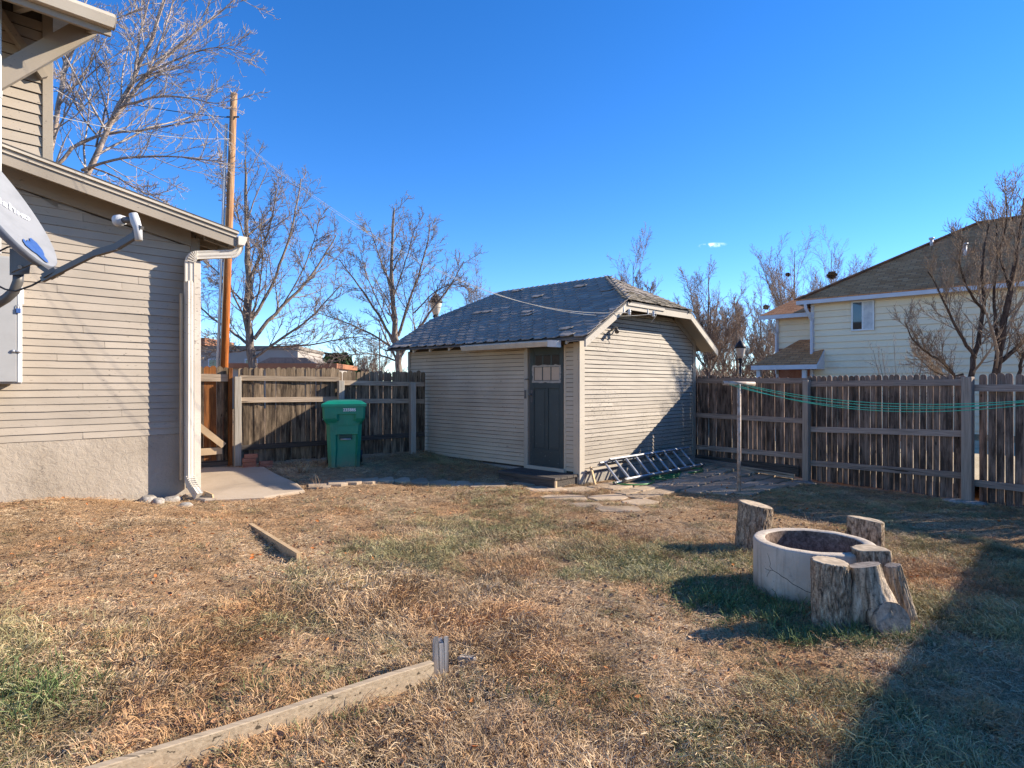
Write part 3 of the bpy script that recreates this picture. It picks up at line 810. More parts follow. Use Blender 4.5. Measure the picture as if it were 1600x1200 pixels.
mb = MB(); mb.cbox(-.022, .112, -.024, .0, -.05, sz(0)-.13); mb.build('corner_board', M['trim_light'], shed)
mb = MB(); mb.cbox(-.024, -.001, .002, .10, -.05, 2.25); mb.build('corner_board', M['siding_front'], shed)
mb = MB(); mb.cbox(SW-.10, SW+.02, -.024, .0, .2, sz(SW)-.13); mb.build('corner_board', M['trim'], shed)
# boards of the front (door) wall: plane x=0, built on y then turned
D0, D1, DZ0, DZ1 = .30, 1.00, .27, 2.20
Rq = R(-90)
def front_board(y0, y1, z, zt, seed):
    """a lap board on the wall x=0, facing -x, from y0 to y1"""
    m_ = lap_board(-y1, -y0, z, zt, .016, .003, .35, .0025, None, None, seed)
    m_.v = [(y, -x, z_) for (x, y, z_) in m_.v]
    return m_
z = .30
zrow = .235; k = 0
while zrow < 2.22:
    e = .069 + rb.uniform(-.003, .003)
    front_board(D1+.135, SL-.06, zrow, zrow+e-.007, 400+k).build('siding_board', M['siding_front'], shed)
    front_board(.104, D0-.045, zrow, zrow+e-.007, 500+k).build('siding_board', M['siding_front'], shed)
    zrow += e; k += 1
mb = MB(); mb.cbox(-.024, .0, SL-.06, SL+.02, .2, 2.25); mb.build('corner_board', M['trim'], shed)
# door, frame, panes
mb = MB(); mb.cbox(-.035, .01, D1+.05, D1+.13, .18, 2.24); mb.build('door_casing', M['trim_light'], shed)
mb = MB(); mb.cbox(-.012, .03, D1+.005, D1+.045, .2, 2.22); mb.build('door_jamb', M['steel_dark'], shed)
mb = MB(); mb.cbox(-.018, .01, D0-.045, D0-.005, .2, 2.22); mb.build('door_jamb', M['siding_front'], shed)
mb = MB(); mb.cbox(-.05, .05, D0-.04, D1+.06, .205, .262); mb.build('threshold', M['trim_light'], shed)
door = MB().box(-.010, .004, D0, D1, DZ0, DZ1).build('door', M['door'], shed)
def dbox(y0, y1, z0, z1, x0=-.026, x1=-.0105): return MB().cbox(x0, x1, y0, y1, z0, z1, .003)
for args in ((D0, D0+.075, DZ0, DZ1), (D1-.085, D1, DZ0, DZ1)): dbox(*args).build('stile', M['door'], door)
for args in ((D0+.077, D1-.087, DZ0, DZ0+.27), (D0+.077, D1-.087, 1.53, 1.66), (D0+.077, D1-.087, DZ1-.13, DZ1)): dbox(*args).build('rail', M['door'], door)
PM = (D0+.075+D1-.085)/2
dbox(PM-.035, PM+.035, DZ0+.272, 1.528).build('stile', M['door'], door)
dbox(D0+.09, PM-.05, DZ0+.30, 1.50, -.0145, -.0105).build('panel', M['door_panel'], door)
dbox(PM+.05, D1-.10, DZ0+.30, 1.50, -.0145, -.0105).build('panel', M['door_panel'], door)
pw = (D1-.087-D0-.077)/3
for i in range(3):
    y0 = D0+.077+pw*i
    dbox(y0+.008, y0+pw-.008, 1.89, 2.062, -.013, -.0105).build('pane', M['glass'], door)
    dbox(y0+.004, y0+pw-.004, 1.662, 1.875, -.016, -.0105).build('masked_pane', M['paper'], door)
    if i: dbox(y0-.010, y0+.010, 1.662, 2.068, -.021, -.0125).build('glazing_bar', M['door'], door)
dbox(D0+.077, D1-.087, 1.872, 1.890, -.022, -.0125).build('glazing_bar', M['door'], door)
# ragged pale overspray round the masked panes
ov = MB(); pts = []
for i in range(44):
    a_ = i/44
    p_ = a_*4; sgm = int(p_); f_ = p_-sgm
    y0, y1, z0, z1 = D0+.045, D1-.055, 1.62, 1.905
    c_ = [(y0,z0),(y1,z0),(y1,z1),(y0,z1),(y0,z0)]
    pts.append((c_[sgm][0]+(c_[sgm+1][0]-c_[sgm][0])*f_+rb.uniform(-.012,.012), c_[sgm][1]+(c_[sgm+1][1]-c_[sgm][1])*f_+rb.uniform(-.012,.012)))
inn = []
for (y_, z_) in pts:
    inn.append((min(max(y_, D0+.08), D1-.09), min(max(z_, 1.655), 1.878)))
n_ = len(pts)
ov.add([(-.0275, y_, z_) for y_, z_ in pts] + [(-.0275, y_, z_) for y_, z_ in inn], [(i, (i+1) % n_, n_+(i+1) % n_, n_+i) for i in range(n_)])
ov.build('overspray', M['overspray'], door)
mb = MB(); mb.tube([(-.026,D1-.04,1.42),(-.06,D1-.04,1.42)], .012, 8); mb.ball((-.075,D1-.04,1.42), .025, .025, .025); mb.build('knob', M['steel_dark'], door)
mb = MB(); mb.cbox(-.032, -.0265, D1-.06, D1-.02, 1.3, 1.5); mb.build('lock_plate', M['steel_dark'], door)
mb = MB(); mb.cbox(-.05, -.0355, D1+.07, D1+.11, 1.36, 1.50); mb.tube([(-.045,D1+.02,1.68),(-.05,D1+.09,1.68)], .01, 6); mb.build('hasp', M['steel_dark'], shed)
# roof: decking, then shingles one by one
mb = MB()
t_ = .03
def rp(x, y, dz=0): return (x, y, sz(x)+dz)
top = {'a': (-.3,-OV,ZE), 'b': (HX0,-OV,ZH), 'c': (HX1,-OV,ZH), 'd': (SW+.3,-OV,ZE), 'e': (CX,YR0,ZR), 'f': (CX,YR1,ZR),
       'g': (-.3,SL+OV,ZE), 'h': (HX0,SL+OV,ZH), 'i': (HX1,SL+OV,ZH), 'j': (SW+.3,SL+OV,ZE)}
ks = list(top); vs = [(x, y, z_-.022) for x, y, z_ in top.values()] + [(x, y, z_-.05) for x, y, z_ in top.values()]
I = {k_: i for i, k_ in enumerate(ks)}
faces = [('a','b','e','f','h','g'), ('d','j','i','f','e','c'), ('b','c','e'), ('h','f','i')]
fs = [[I[q] for q in f_] for f_ in faces] + [[I[q]+10 for q in f_][::-1] for f_ in faces]
outl = ['a','g','h','i','j','d','c','b']
fs += [[I[outl[i]], I[outl[i]]+10, I[outl[(i+1) % 8]]+10, I[outl[(i+1) % 8]]] for i in range(8)]
mb.add(vs, fs); roof = mb.build('roof', M['shingle_under'], shed)
SLN = Vector((-SLOPE, 0, 1)).normalized(); SLT = Vector((1, 0, SLOPE)).normalized()
slen = (Vector((CX,0,ZR))-Vector((-.3,0,ZE))).length
EX, TW = .125, .268
big, rest = [], []
def sag(y, s): return -.008*math.exp(-((y-3.6)**2)/1.2)*math.sin(math.pi*min(1, s/slen))
rr = random.Random(9)
row = 0
while row*EX < slen-.02:
    s0_ = row*EX - .02
    # the roof face narrows above the clipped corners
    xs = -.3 + (s0_+EX*.5)*SLT.x
    f_ = max(0, (xs-HX0)/(CX-HX0))
    ya, yb = -OV-.015 + f_*(YR0+OV), SL+OV+.015 - f_*(YR0+OV)
    off = (row*.37 % 1)*TW
    j = -1
    while True:
        y0 = -OV-.02 + off + (j)*TW; y1 = y0+TW
        j += 1
        if y0 > yb: break
        if y1 < ya: continue
        c0, c1 = max(y0+.003, ya), min(y1-.003, yb)
        if c1-c0 < .03: continue
        lift = rr.uniform(.001, .006) + (.016 if rr.random() < .02 else 0); top_ = EX+.07
        cut = TW*.24
        def S(y, s, h):
            p = Vector((-.3, y, ZE)) + SLT*s + SLN*(h + sag(y, s)); return p
        sb = s0_ + rr.uniform(-.006, .006)
        outl = [(c0, sb+EX*.45), (min(c0+cut*.8, c1-.01), sb), (max(c1-cut*.8, c0+.012), sb), (c1, sb+EX*.45), (c1, sb+top_), (c0, sb+top_)]
        lo = [S(y, s, .004 + (lift if s < sb+EX*.5 else -.008)) for y, s in outl]
        hi = [p + SLN*.010 for p in lo]
        n_ = 6
        sh = (lo+hi, [tuple(range(n_, 2*n_)), tuple(range(n_-1, -1, -1))] + [(i, n_+i, n_+(i+1) % n_, (i+1) % n_)[::-1] for i in range(n_)])
        big.append((c0, sh))
    row += 1
big.sort(key=lambda q: q[0])
for q, (c0, sh) in enumerate(big):
    if q < 236: MB().add(*sh).build('shingle', M['shingle'], roof)
    else: rest.append(sh)
# ridge and the clipped end: smaller mossy shingles
hipn = Vector((0, -(ZR-ZH), (YR0+OV))).normalized(); hipt = Vector((0, YR0+OV, ZR-ZH)).normalized()
hlen = Vector((0, YR0+OV, ZR-ZH)).length
hs = []
row = 0; HE = .10
while row*HE < hlen-.03:
    s0_ = row*HE - .015; f_ = min(1, (s0_+.03)/hlen)
    xa, xb = HX0-.02 + f_*(CX-HX0), HX1+.02 - f_*(HX1-CX)
    off = (row % 2)*.065; x = xa - off
    while x < xb:
        w_ = .13
        a, b = max(xa, x+.003), min(xb, x+w_-.003); x += w_
        if b-a < .03: continue
        l_ = rr.uniform(.004, .022)
        def H(x, s, h): return Vector((x, -OV, ZH)) + hipt*s + hipn*h
        sb = s0_ + rr.uniform(-.012, .012)
        lo = [H(a, sb, l_), H(b, sb, l_+rr.uniform(-.004,.006)), H(b, sb+HE+.05, -.004), H(a, sb+HE+.05, -.004)]
        hs.append((a, lo, [p + hipn*.009 for p in lo]))
    row += 1
for q, (a, lo, hi) in enumerate(hs):
    if q < 64: MB().hexa(lo+hi).build('shingle', M['shingle_moss'], roof)
    else: rest.append((lo+hi, [(0,3,2,1),(4,5,6,7),(0,1,5,4),(1,2,6,5),(2,3,7,6),(3,0,4,7)]))
mb = MB()
for sh in rest: mb.add(*sh)
tag(mb.build('shingle', M['shingle'], roof), kind='stuff')
# bent caps along the hips of the clipped end and along the ridge
def caps(p0, p1, n0, n1, mat, step=.11, wd=.10):
    p0, p1 = Vector(p0), Vector(p1); t_ = (p1-p0).normalized(); L_ = (p1-p0).length
    s0 = (t_.cross(n0)).normalized(); s1 = (n1.cross(t_)).normalized()
    up = (n0+n1).normalized(); q = 0
    while q*step < L_:
        b = p0 + t_*(q*step); e_ = p0 + t_*min(L_, q*step+step+.03)
        h0, h1 = .030+rr.uniform(0,.006), .014
        vs = [b+s0*wd+up*(h0-.028), b+up*h0, b+s1*wd+up*(h0-.028), e_+s0*wd+up*(h1-.028), e_+up*h1, e_+s1*wd+up*(h1-.028)]
        vs += [v - up*.012 for v in vs]
        MB().add(vs, [(0,1,4,3),(1,2,5,4),(6,9,10,7),(7,10,11,8),(0,6,7,1),(1,7,8,2),(3,4,10,9),(4,5,11,10),(0,3,9,6),(2,8,11,5)]).build('cap_shingle', mat, roof)
        q += 1
nR = Vector((SLOPE,0,1)).normalized()
caps((HX0,-OV,ZH), (CX,YR0,ZR), hipn, SLN, M['shingle_moss'])
caps((HX1,-OV,ZH), (CX,YR0,ZR), nR, hipn, M['shingle_moss'])
caps((CX,YR0,ZR), (CX,YR1,ZR), nR, SLN, M['shingle'], .14)
caps((HX0,SL+OV,ZH), (CX,YR1,ZR), SLN, Vector((0,.5,.86)), M['shingle'], .14)
# barge boards of the near end, soffit under the overhang
def barge(p0, p1, hgt, y0, y1, mat, drop):
    return MB().hexa([(p0[0],y0,p0[1]-drop-hgt),(p1[0],y0,p1[1]-drop-hgt),(p1[0],y1,p1[1]-drop-hgt),(p0[0],y1,p0[1]-drop-hgt),(p0[0],y0,p0[1]-drop),(p1[0],y0,p1[1]-drop),(p1[0],y1,p1[1]-drop),(p0[0],y1,p0[1]-drop)])
for p0, p1 in (((-.3,ZE),(HX0-.002,ZH)), ((HX1+.002,ZH),(SW+.3,ZE))):
    barge(p0, p1, .11, -OV, -OV+.03, None, .052).build('barge_board', M['trim_light'], roof)
    barge(p0, p1, .012, -OV+.032, .0, None, .060).build('soffit', M['trim'], roof)
barge((HX0,ZH), (HX1,ZH), .10, -OV+.002, -OV+.032, None, .055).build('barge_board', M['trim_light'], roof)
barge((HX0+.0,ZH), (HX0+1.15,ZH), .045, -OV-.02, -OV-.001, None, .045).build('barge_board', M['trim_light'], roof)
barge((HX0,ZH), (HX1,ZH), .012, -OV+.034, .0, None, .062).build('soffit', M['trim'], roof)
for p0, p1 in (((.0,sz(0)),(HX0,ZH)), ((HX1,ZH),(SW,sz(SW)))):
    barge(p0, p1, .10, -.028, -.002, None, .075).build('frieze_board', M['trim'], roof)
for y_ in (.55, 1.35, 2.2, 2.75, 3.3, 3.8, 4.25):
    MB().hexa([(-.26,y_,ZE-.105),(.0,y_,sz(0)-.11),(.0,y_+.05,sz(0)-.11),(-.26,y_+.05,ZE-.105),(-.26,y_,ZE-.035),(.0,y_,sz(0)-.052),(.0,y_+.05,sz(0)-.052),(-.26,y_+.05,ZE-.035)]).build('rafter_tail', M['siding_front'], roof)
MB().hexa([(-.26,.03,ZE-.10),(-.01,.03,sz(0)-.12),(-.01,.07,sz(0)-.12),(-.26,.07,ZE-.10),(-.26,.03,ZE-.05),(-.01,.03,sz(0)-.05),(-.01,.07,sz(0)-.05),(-.26,.07,ZE-.05)]).build('rafter_tail', M['trim_light'], roof)
# front gutter, its cut end bent down
gq = [(-.30,-.13),(-.30,-.03),(-.31,-.03),(-.31,-.115),(-.36,-.115),(-.39,-.05),(-.405,-.045),(-.41,-.06),(-.375,-.13)]
mb = MB(); mb.prism([(a, ZE+b) for a, b in gq], .30, 2.30, 'xz'); gt = mb.build('gutter', M['gutter'], shed)
MB().hexa([(-.41,.12,ZE-.15),(-.30,.12,ZE-.15),(-.30,.298,ZE-.14),(-.41,.298,ZE-.14),(-.41,.12,ZE-.05),(-.30,.12,ZE-.05),(-.30,.298,ZE-.035),(-.41,.298,ZE-.035)]).build('outlet', M['white_metal'], gt)
# insulators and a flood light on the gable
def ins(x, z_):
    o = thing('insulator', fr(SO, x, -.405, z_), TH, None, 'insulator')
    mb = MB(); mb.tube([(0,.06,.10),(0,.05,.0),(0,-.04,-.01)], .012, 8); mb.lathe([(0,-.05),(.022,-.045),(.028,-.03),(.018,-.02),(.028,-.008),(.028,.01),(.018,.02),(.026,.03),(.018,.045),(0,.05)], 10, (0,-.05,0)); mb.build('spool', M['white_metal'], o)
    return o
i1 = ins(.697, 2.735); i1['label'] = 'pale cable insulator under the clipped gable, higher end of the upper cable'
i2 = ins(1.42, 2.765); i2['label'] = 'pale cable insulator under the middle of the clipped gable with a loose cable tail'
for o_ in (i1, i2): o_['group'] = 'insulators under the shed gable'
fl = thing('flood_light', fr(SO, .875, -.02, 2.49), TH, 'small bullet flood light on the upper shed gable siding', 'light fixture')
mb = MB(); mb.tube([(.03,.02,.03),(.03,-.05,.03)], .02, 8); mb.build('base', M['lnb'], fl)
mb = MB(); mb.tube([(.02,-.06,.03),(-.03,-.10,-.01),(-.07,-.13,-.045)], [.022,.028,.036], 10); mb.build('lamp', M['steel_dark'], fl)

# ------------------------------------------------------------------ yard things by the shed
st = thing('step', fr(SO, -.30, .62, 0), TH, 'low black wooden step in front of the shed door', 'step')
zb_ = .0
for i in range(4): MB().cbox(-.29+i*.1475, -.29+i*.1475+.14, -.62, .58, .165, .205, .004).build('plank', M['step'], st)
MB().cbox(-.28, -.25, -.60, .56, zb_, .163).build('riser', M['step'], st)
MB().cbox(-.25, .27, -.60, -.57, zb_, .163).build('side', M['step'], st)
MB().cbox(-.25, .27, .53, .56, zb_, .163).build('side', M['step'], st)
MB().cbox(-.292, -.248, -.632, -.603, zb_-.02, .160).build('corner_block', M['new_wood'], st)

# aluminium extension ladder lying on its side against the gable wall
ld = thing('ladder', fr(SO, 1.5, -.25, .03), TH, 'aluminium extension ladder lying on its side against the shed wall', 'ladder')
def ladder_section(x0, x1, dy, dz, nm):
    A = lambda x, f: Vector((x-1.5, -.22+.30*f+dy, .03+.30*f+dz - .012*(x-1.5)*0))    # f=0 lower rail, 1 upper rail
    for f, nm_ in ((0,'rail'),(1,'rail')):
        a, b = A(x0, f), A(x1, f)
        o = MB()
        n1 = Vector((0, .707, .707)); n2 = Vector((0, -.707, .707))
        # C-section: web plus two flanges
        o.beam(a, b, .006, .075, n2)
        o.beam(a+n2*.036-n1*(.012*(1 if f else -1)), b+n2*.036-n1*(.012*(1 if f else -1)), .026, .004, n2)
        o.beam(a-n2*.036-n1*(.012*(1 if f else -1)), b-n2*.036-n1*(.012*(1 if f else -1)), .026, .004, n2)
        o.build('side_rail', M['alu'], ld)
    x = x0+.16
    while x < x1-.05:
        MB().tube([A(x, .01), A(x, .99)], .019, 8, False).build('rung', M['alu'], ld); x += .305
    for x in (x0, x1): MB().beam(A(x, -.03), A(x, .06), .05, .09, (0,-.707,.707)).build('end_cap', M['steel_dark'], ld)
ladder_section(.27, 2.80, 0, 0, 'a')
ladder_section(.45, 3.02, -.062, .045, 'b')
# scrap of rotten board leaning at the corner
sb = thing('broken_board', fr(SO, .12, -.12, .02), TH, 'short rotten orange brown board leaning on the shed corner', 'board')
MB().beam((-.02,-.12,.0), (.10,.06,.27), .07, .025, (0,1,.3)).build('board', M['old_wood'], sb)
# garden hose
def ground_tube(name, pts, r, mat, label, cat, lift=.0):
    o = thing(name, (pts[0][0], pts[0][1], gz(*pts[0])), 0, label, cat)
    q = []
    n_ = len(pts)
    for i in range(n_-1):
        p0 = Vector(pts[max(i-1,0)]); p1 = Vector(pts[i]); p2 = Vector(pts[i+1]); p3 = Vector(pts[min(i+2,n_-1)])
        for s in range(8):
            t_ = s/8
            q.append(.5*((2*p1)+(p2-p0)*t_+(2*p0-5*p1+4*p2-p3)*t_*t_+(3*p1-p0-3*p2+p3)*t_**3))
    q.append(Vector(pts[-1]))
    w_ = [(p.x-o.location.x, p.y-o.location.y, gz(p.x, p.y)+r+lift-o.location.z) for p in q]
    MB().tube(w_, r, 8).build('tube', mat, o)
    return o
def hp(a, b): q = fr(SO, a, b); return (q[0], q[1])
ground_tube('garden_hose', [hp(.30,-.42), hp(.30,-.62), hp(.62,-.80), hp(1.0,-.72), hp(1.18,-.55), hp(1.6,-.52), hp(1.9,-.62), hp(1.7,-.74), hp(1.3,-.72), hp(1.25,-.6), hp(1.75,-.66), hp(2.15,-.55), hp(2.25,-.40), hp(2.5,-.42), hp(2.75,-.62), hp(2.55,-.75), hp(2.2,-.68)], .013, M['hose'], 'green garden hose coiled loosely on the flagstones by the ladder', 'hose', .045)

# flagstone patio and path (pieces of the setting)
pat = thing('patio', fr(SO, 1.9, -.9, 0), TH); tag(pat, kind='structure')
rs = random.Random(21)
def stone(parent, origin, pts, h, mat, top):
    """one irregular slab: outline, chamfered rim"""
    n_ = len(pts); cx = sum(p[0] for p in pts)/n_; cy = sum(p[1] for p in pts)/n_
    lo = [(a, b, top-h) for a, b in pts]; mi = [(a, b, top-.008) for a, b in pts]
    hi = [(cx+(a-cx)*.955, cy+(b-cy)*.955, top) for a, b in pts]
    return MB().loft([lo, mi, hi]).build('flagstone', mat, parent)
y_ = -.22; row = 0
while y_ > -2.0:
    hgt = rs.uniform(.24, .33); x = -.15 + rs.uniform(-.2, .1)
    xm = 4.0 if row < 5 else 3.7
    while x < xm:
        w_ = rs.uniform(.32, .62)
        keep = not (y_-hgt/2 < -1.25 and x < .45 + (-1.25-y_)*.5)
        if keep:
            j = lambda: rs.uniform(-.016, .016)
            g_ = .012
            p = [(x+g_+j(), y_-g_+j()), (x+w_-g_+j(), y_-g_+j()), (x+w_-g_+j(), y_-hgt+g_+j()), (x+w_*.5+j(), y_-hgt+g_+j()), (x+g_+j(), y_-hgt+g_+j())][::-1]
            q = fr(SO, x+w_/2, y_-hgt/2)
            stone(pat, None, [(a-1.9, b+.9) for a, b in p], .06, M['flag'], gz(q[0], q[1])+.028+rs.uniform(-.006,.008))
        x += w_
    y_ -= hgt; row += 1
path = thing('path', (-1.5, 9.2, 0), 0); tag(path, kind='structure')
path_c = []
def path_stone(cx, cy, w_, h_, a, dz=.028, n_=7):
    path_c.append((cx, cy, w_, h_, a))
    pts = []
    ca, sa = math.cos(a), math.sin(a)
    for i in range(n_):
        t_ = 2*math.pi*i/n_ + .3
        kx = abs(math.cos(t_))**.45*math.copysign(1, math.cos(t_)); ky = abs(math.sin(t_))**.45*math.copysign(1, math.sin(t_))
        px_, py_ = kx*w_/2*rs.uniform(.9,1.04), ky*h_/2*rs.uniform(.9,1.04)
        pts.append((cx+px_*ca-py_*sa+1.5, cy+px_*sa+py_*ca-9.2))
    stone(path, None, pts, .06, M['flag'], gz(cx, cy)+dz)
def gp_(px, py, z=.08): d_ = 980*(1.6-z)/(py-600); return ((px-800)/980*d_, d_)
for px_, py_, w_, h_ in ((500,768,.32,.50),(528,765,.30,.52),(553,763,.25,.46),(577,761,.27,.5),(602,758.5,.25,.45),(627,757,.26,.42),(652,755.5,.32,.5),(684,755,.36,.5),(716,755,.36,.42),(748,757,.34,.4),(775,757,.3,.35)):
    q = gp_(px_, py_); path_stone(q[0], q[1], w_*1.05, h_*1.05, R(14), .012)
for px_, py_, w_, h_, a in ((852,764,.62,.5,.3),(905,764,.6,.45,.5),(880,776,.65,.42,.1),(950,775,.6,.4,.4),(965,792,.6,.36,.05),(915,786,.45,.3,.2),(1000,781,.5,.4,.6),(820,757,.4,.36,.3)):
    q = gp_(px_, py_, .05); path_stone(q[0], q[1], w_, h_, a, .010)
# concrete slab by the gate, rubber mat on it
sl = MB(); pl = [(-3.80,7.75),(-3.15,7.98),(-2.78,8.42),(-3.02,8.85),(-3.55,9.45),(-3.95,10.0),(-4.9,9.95),(-4.6,8.6),(-4.15,8.0)]
zz = [gz(a, b)+.035 for a, b in pl]
lo = [(a, b, z_-.12) for (a, b), z_ in zip(pl, zz)]; mi = [(a, b, z_-.012) for (a, b), z_ in zip(pl, zz)]
cx = sum(a for a, b in pl)/len(pl); cy = sum(b for a, b in pl)/len(pl)
hi = [(cx+(a-cx)*.975, cy+(b-cy)*.975, z_) for (a, b), z_ in zip(pl, zz)]
sl.loft([lo, mi, hi], True, False); b0 = len(sl.v); sl.add(hi+[(cx, cy, sum(zz)/len(zz))], [(i, (i+1) % len(pl), len(pl)) for i in range(len(pl))])
tag(sl.build('pavement', M['concrete']), kind='structure')

# ------------------------------------------------------------------ fences
def picket_mesh(h, w, seed, t=.017):
    rr_ = random.Random(seed); k = []
    for i in range(7):
        a = math.pi*(1-i/6); k.append((math.cos(a)*w/2*.98, h-.035+math.sin(a)*.035))
    pts = [(-w/2, 0), (-w/2, h-.06)] + k + [(w/2, h-.06), (w/2, 0)]
    lean = rr_.uniform(-.006, .006)
    mb = MB(); mb.prism([(a+lean*b/h, b) for a, b in pts], 0, t, 'xz'); return mb.mesh('picket')
def picket_set(h, w): return [picket_mesh(h+random.uniform(-.012,.012), w, s) for s in range(7)]
def run_pickets(fence, meshes, mat, x0, x1, sp, zb, rnd, y=.04, alt=None):
    x = x0 + sp/2
    while x < x1:
        m_ = rnd.choice(meshes)
        if not m_.materials: m_.materials.append(mat)
        o = link_mesh('picket', m_, fence, None, (x+rnd.uniform(-.004,.004), y+rnd.uniform(0,.006), zb(x)+rnd.uniform(-.012,.012)), (rnd.uniform(-.008,.008), rnd.uniform(-.005,.005), rnd.uniform(-.02,.02)))
        x += sp
def rail(fence, x0, x1, z0, z1, mat, name='rail', h=.085, y0=-.002, y1=.036):
    return MB().hexa([(x0,y0,z0-h/2),(x1,y0,z1-h/2),(x1,y1,z1-h/2),(x0,y1,z0-h/2),(x0,y0,z0+h/2),(x1,y0,z1+h/2),(x1,y1,z1+h/2),(x0,y1,z0+h/2)]).build(name, mat, fence)
def fence_post(fence, x, z0, z1, mat, w=.095, y0=-.10):
    return MB().cbox(x-w/2, x+w/2, y0, y0+w, z0, z1, .006).build('post', mat, fence)
rf_ = random.Random(31)
# back-left fence, bin in front of it
LA, LB = Vector((-4.52, 10.3)), Vector((-1.70, 12.19))
la = math.atan2(LB.y-LA.y, LB.x-LA.x); LL = (LB-LA).length
fl_ = thing('fence', (LA.x, LA.y, 0), la, 'brown weathered picket fence behind the green bin, three rails, meeting the shed', 'fence')
lz = lambda x: .275 + .035*x/LL
ltop = lambda x: 1.885 - .06*x/LL
pm = picket_set(1.60, .082)
pm2 = picket_set(1.535, .082)
run_pickets(fl_, pm, M['fence_l'], .02, LL*.5, .086, lz, rf_)
run_pickets(fl_, pm2, M['fence_l'], LL*.5, LL-.01, .086, lz, rf_)
XM, XE = 1.72, LL-.28
for a_, b_, zs in ((.05, XM, ((1.70,1.685),(1.335,1.33),(.545,.56))), (XM, XE, ((1.625,1.60),(1.29,1.275),(.60,.62))), (XE, LL, ((1.60,1.595),(1.27,1.265),(.62,.625)))):
    for q, (z0, z1) in enumerate(zs):
        rail(fl_, a_, b_, z0, z1, M['rail'] if q < 2 else M['rail_dark'])
for x_, z1 in ((0.0, 1.72), (XM, 1.66), (XE, 1.62)): fence_post(fl_, x_, .18, z1, M['post'], .105, -.108)
# gate, left of the first post
gt_ = thing('gate', (LA.x, LA.y, 0), la, 'narrow picket gate with new diagonal brace between house and fence', 'gate')
gm = picket_set(1.60, .092)
for m_ in gm: m_.materials.append(M['fence_l'])
x = -.15; rg = random.Random(4); q = 0
while x > -1.15:
    o = link_mesh('picket', rg.choice(gm), gt_, None, (x, .04, .285+rg.uniform(-.01,.01)), (0, 0, rg.uniform(-.01,.01)))
    o.material_slots[0].link = 'OBJECT'; o.material_slots[0].material = M['orange_wood'] if q in (2, 3) else M['fence_l']
    x -= .097; q += 1
rail(gt_, -1.15, -.09, 1.71, 1.70, M['rail'], h=.12)
rail(gt_, -1.15, -.22, .50, .52, M['new_wood'], h=.11)
MB().beam((-.20,-.022,.60), (-.95,-.022,1.28), .038, .10).build('brace', M['new_wood'], gt_)
fence_post(gt_, -.10, .15, 1.86, M['orange_wood'], .06, -.05)
MB().cbox(-1.1, -.12, .005, .035, .27, .36).build('kick_board', M['rail_dark'], gt_)

# right-hand fence
RA_, RB_ = Vector((3.66, 12.55)), Vector((6.42, 8.8))
ra = math.atan2(RB_.y-RA_.y, RB_.x-RA_.x); RL = (RB_-RA_).length
ra_ = thing('fence', (RA_.x, RA_.y, 0), ra, 'long grey brown picket fence with light gaps running from shed to yard corner', 'fence')
def rzb(x): return .10 - .15*min(1, x/2.3) - .0*x + (.0 if x < 2.3 else .02)
pr = picket_set(1.72, .0795)
run_pickets(ra_, pr, M['fence_r'], -.15, RL*.5-.05, .088, lambda x: .055 - .035*x, rf_)
pr2 = picket_set(1.775, .0785)
run_pickets(ra_, pr2, M['fence_r'], RL*.5-.05, RL-.03, .0865, lambda x: -.03 - .006*(x-2.3), rf_)
pr3 = picket_set(1.80, .089)
run_pickets(ra_, pr3, M['fence_r'], RL+.09, RL+2.2, .0985, lambda x: -.055, rf_, .07)
XQ = RL*.5
P2x = XQ
for a_, b_, zs, m_ in ((-.1, P2x, ((1.665,1.655),(.98,.965),(.34,.36)), 'rail_r'), (P2x, RL, ((1.60,1.625),(.83,.90),(.26,.305)), 'rail_r'), (RL+.05, RL+2.2, ((1.545,1.55),(.22,.20)), 'rail_r')):
    for q, (z0, z1) in enumerate(zs):
        rail(ra_, a_, b_, z0, z1, M[m_], h=.09 if q else .095)
fence_post(ra_, P2x, -.25, 1.665, M['post_r'], .10, -.102)
fence_post(ra_, RL, -.25, 1.70, M['post_r'], .125, -.128)
fence_post(ra_, RL+2.25, -.25, 1.70, M['post_r'], .11, -.112)
MB().cbox(-.1, P2x-.15, -.035, -.004, -.0, .19).build('kick_board', M['rail_dark'], ra_)
MB().beam((-.05,-.10,.085),(1.05,-.10,.07), .05, .10).build('kick_board', M['rail_r'], ra_)
MB().beam((1.1,-.12,.055),(2.15,-.12,.02), .05, .07).build('kick_board', M['rail'], ra_)
for x_, s_, z_ in ((P2x, .20, -.075), (RL, .27, -.055)):
    mb = MB(); rings = []
    for r_, h_ in ((1, -.03), (.97, .02), (.75, .035), (.3, .038)):
        rings.append([(x_+math.cos(a)*s_*r_*(1+.12*math.sin(3*a+x_)), -.13+math.sin(a)*s_*.62*r_*(1+.1*math.cos(2*a)), z_+h_) for a in [2*math.pi*k_/16 for k_ in range(16)]])
    mb.loft(rings, True, True, True); mb.build('post_footing', M['rock'], ra_)

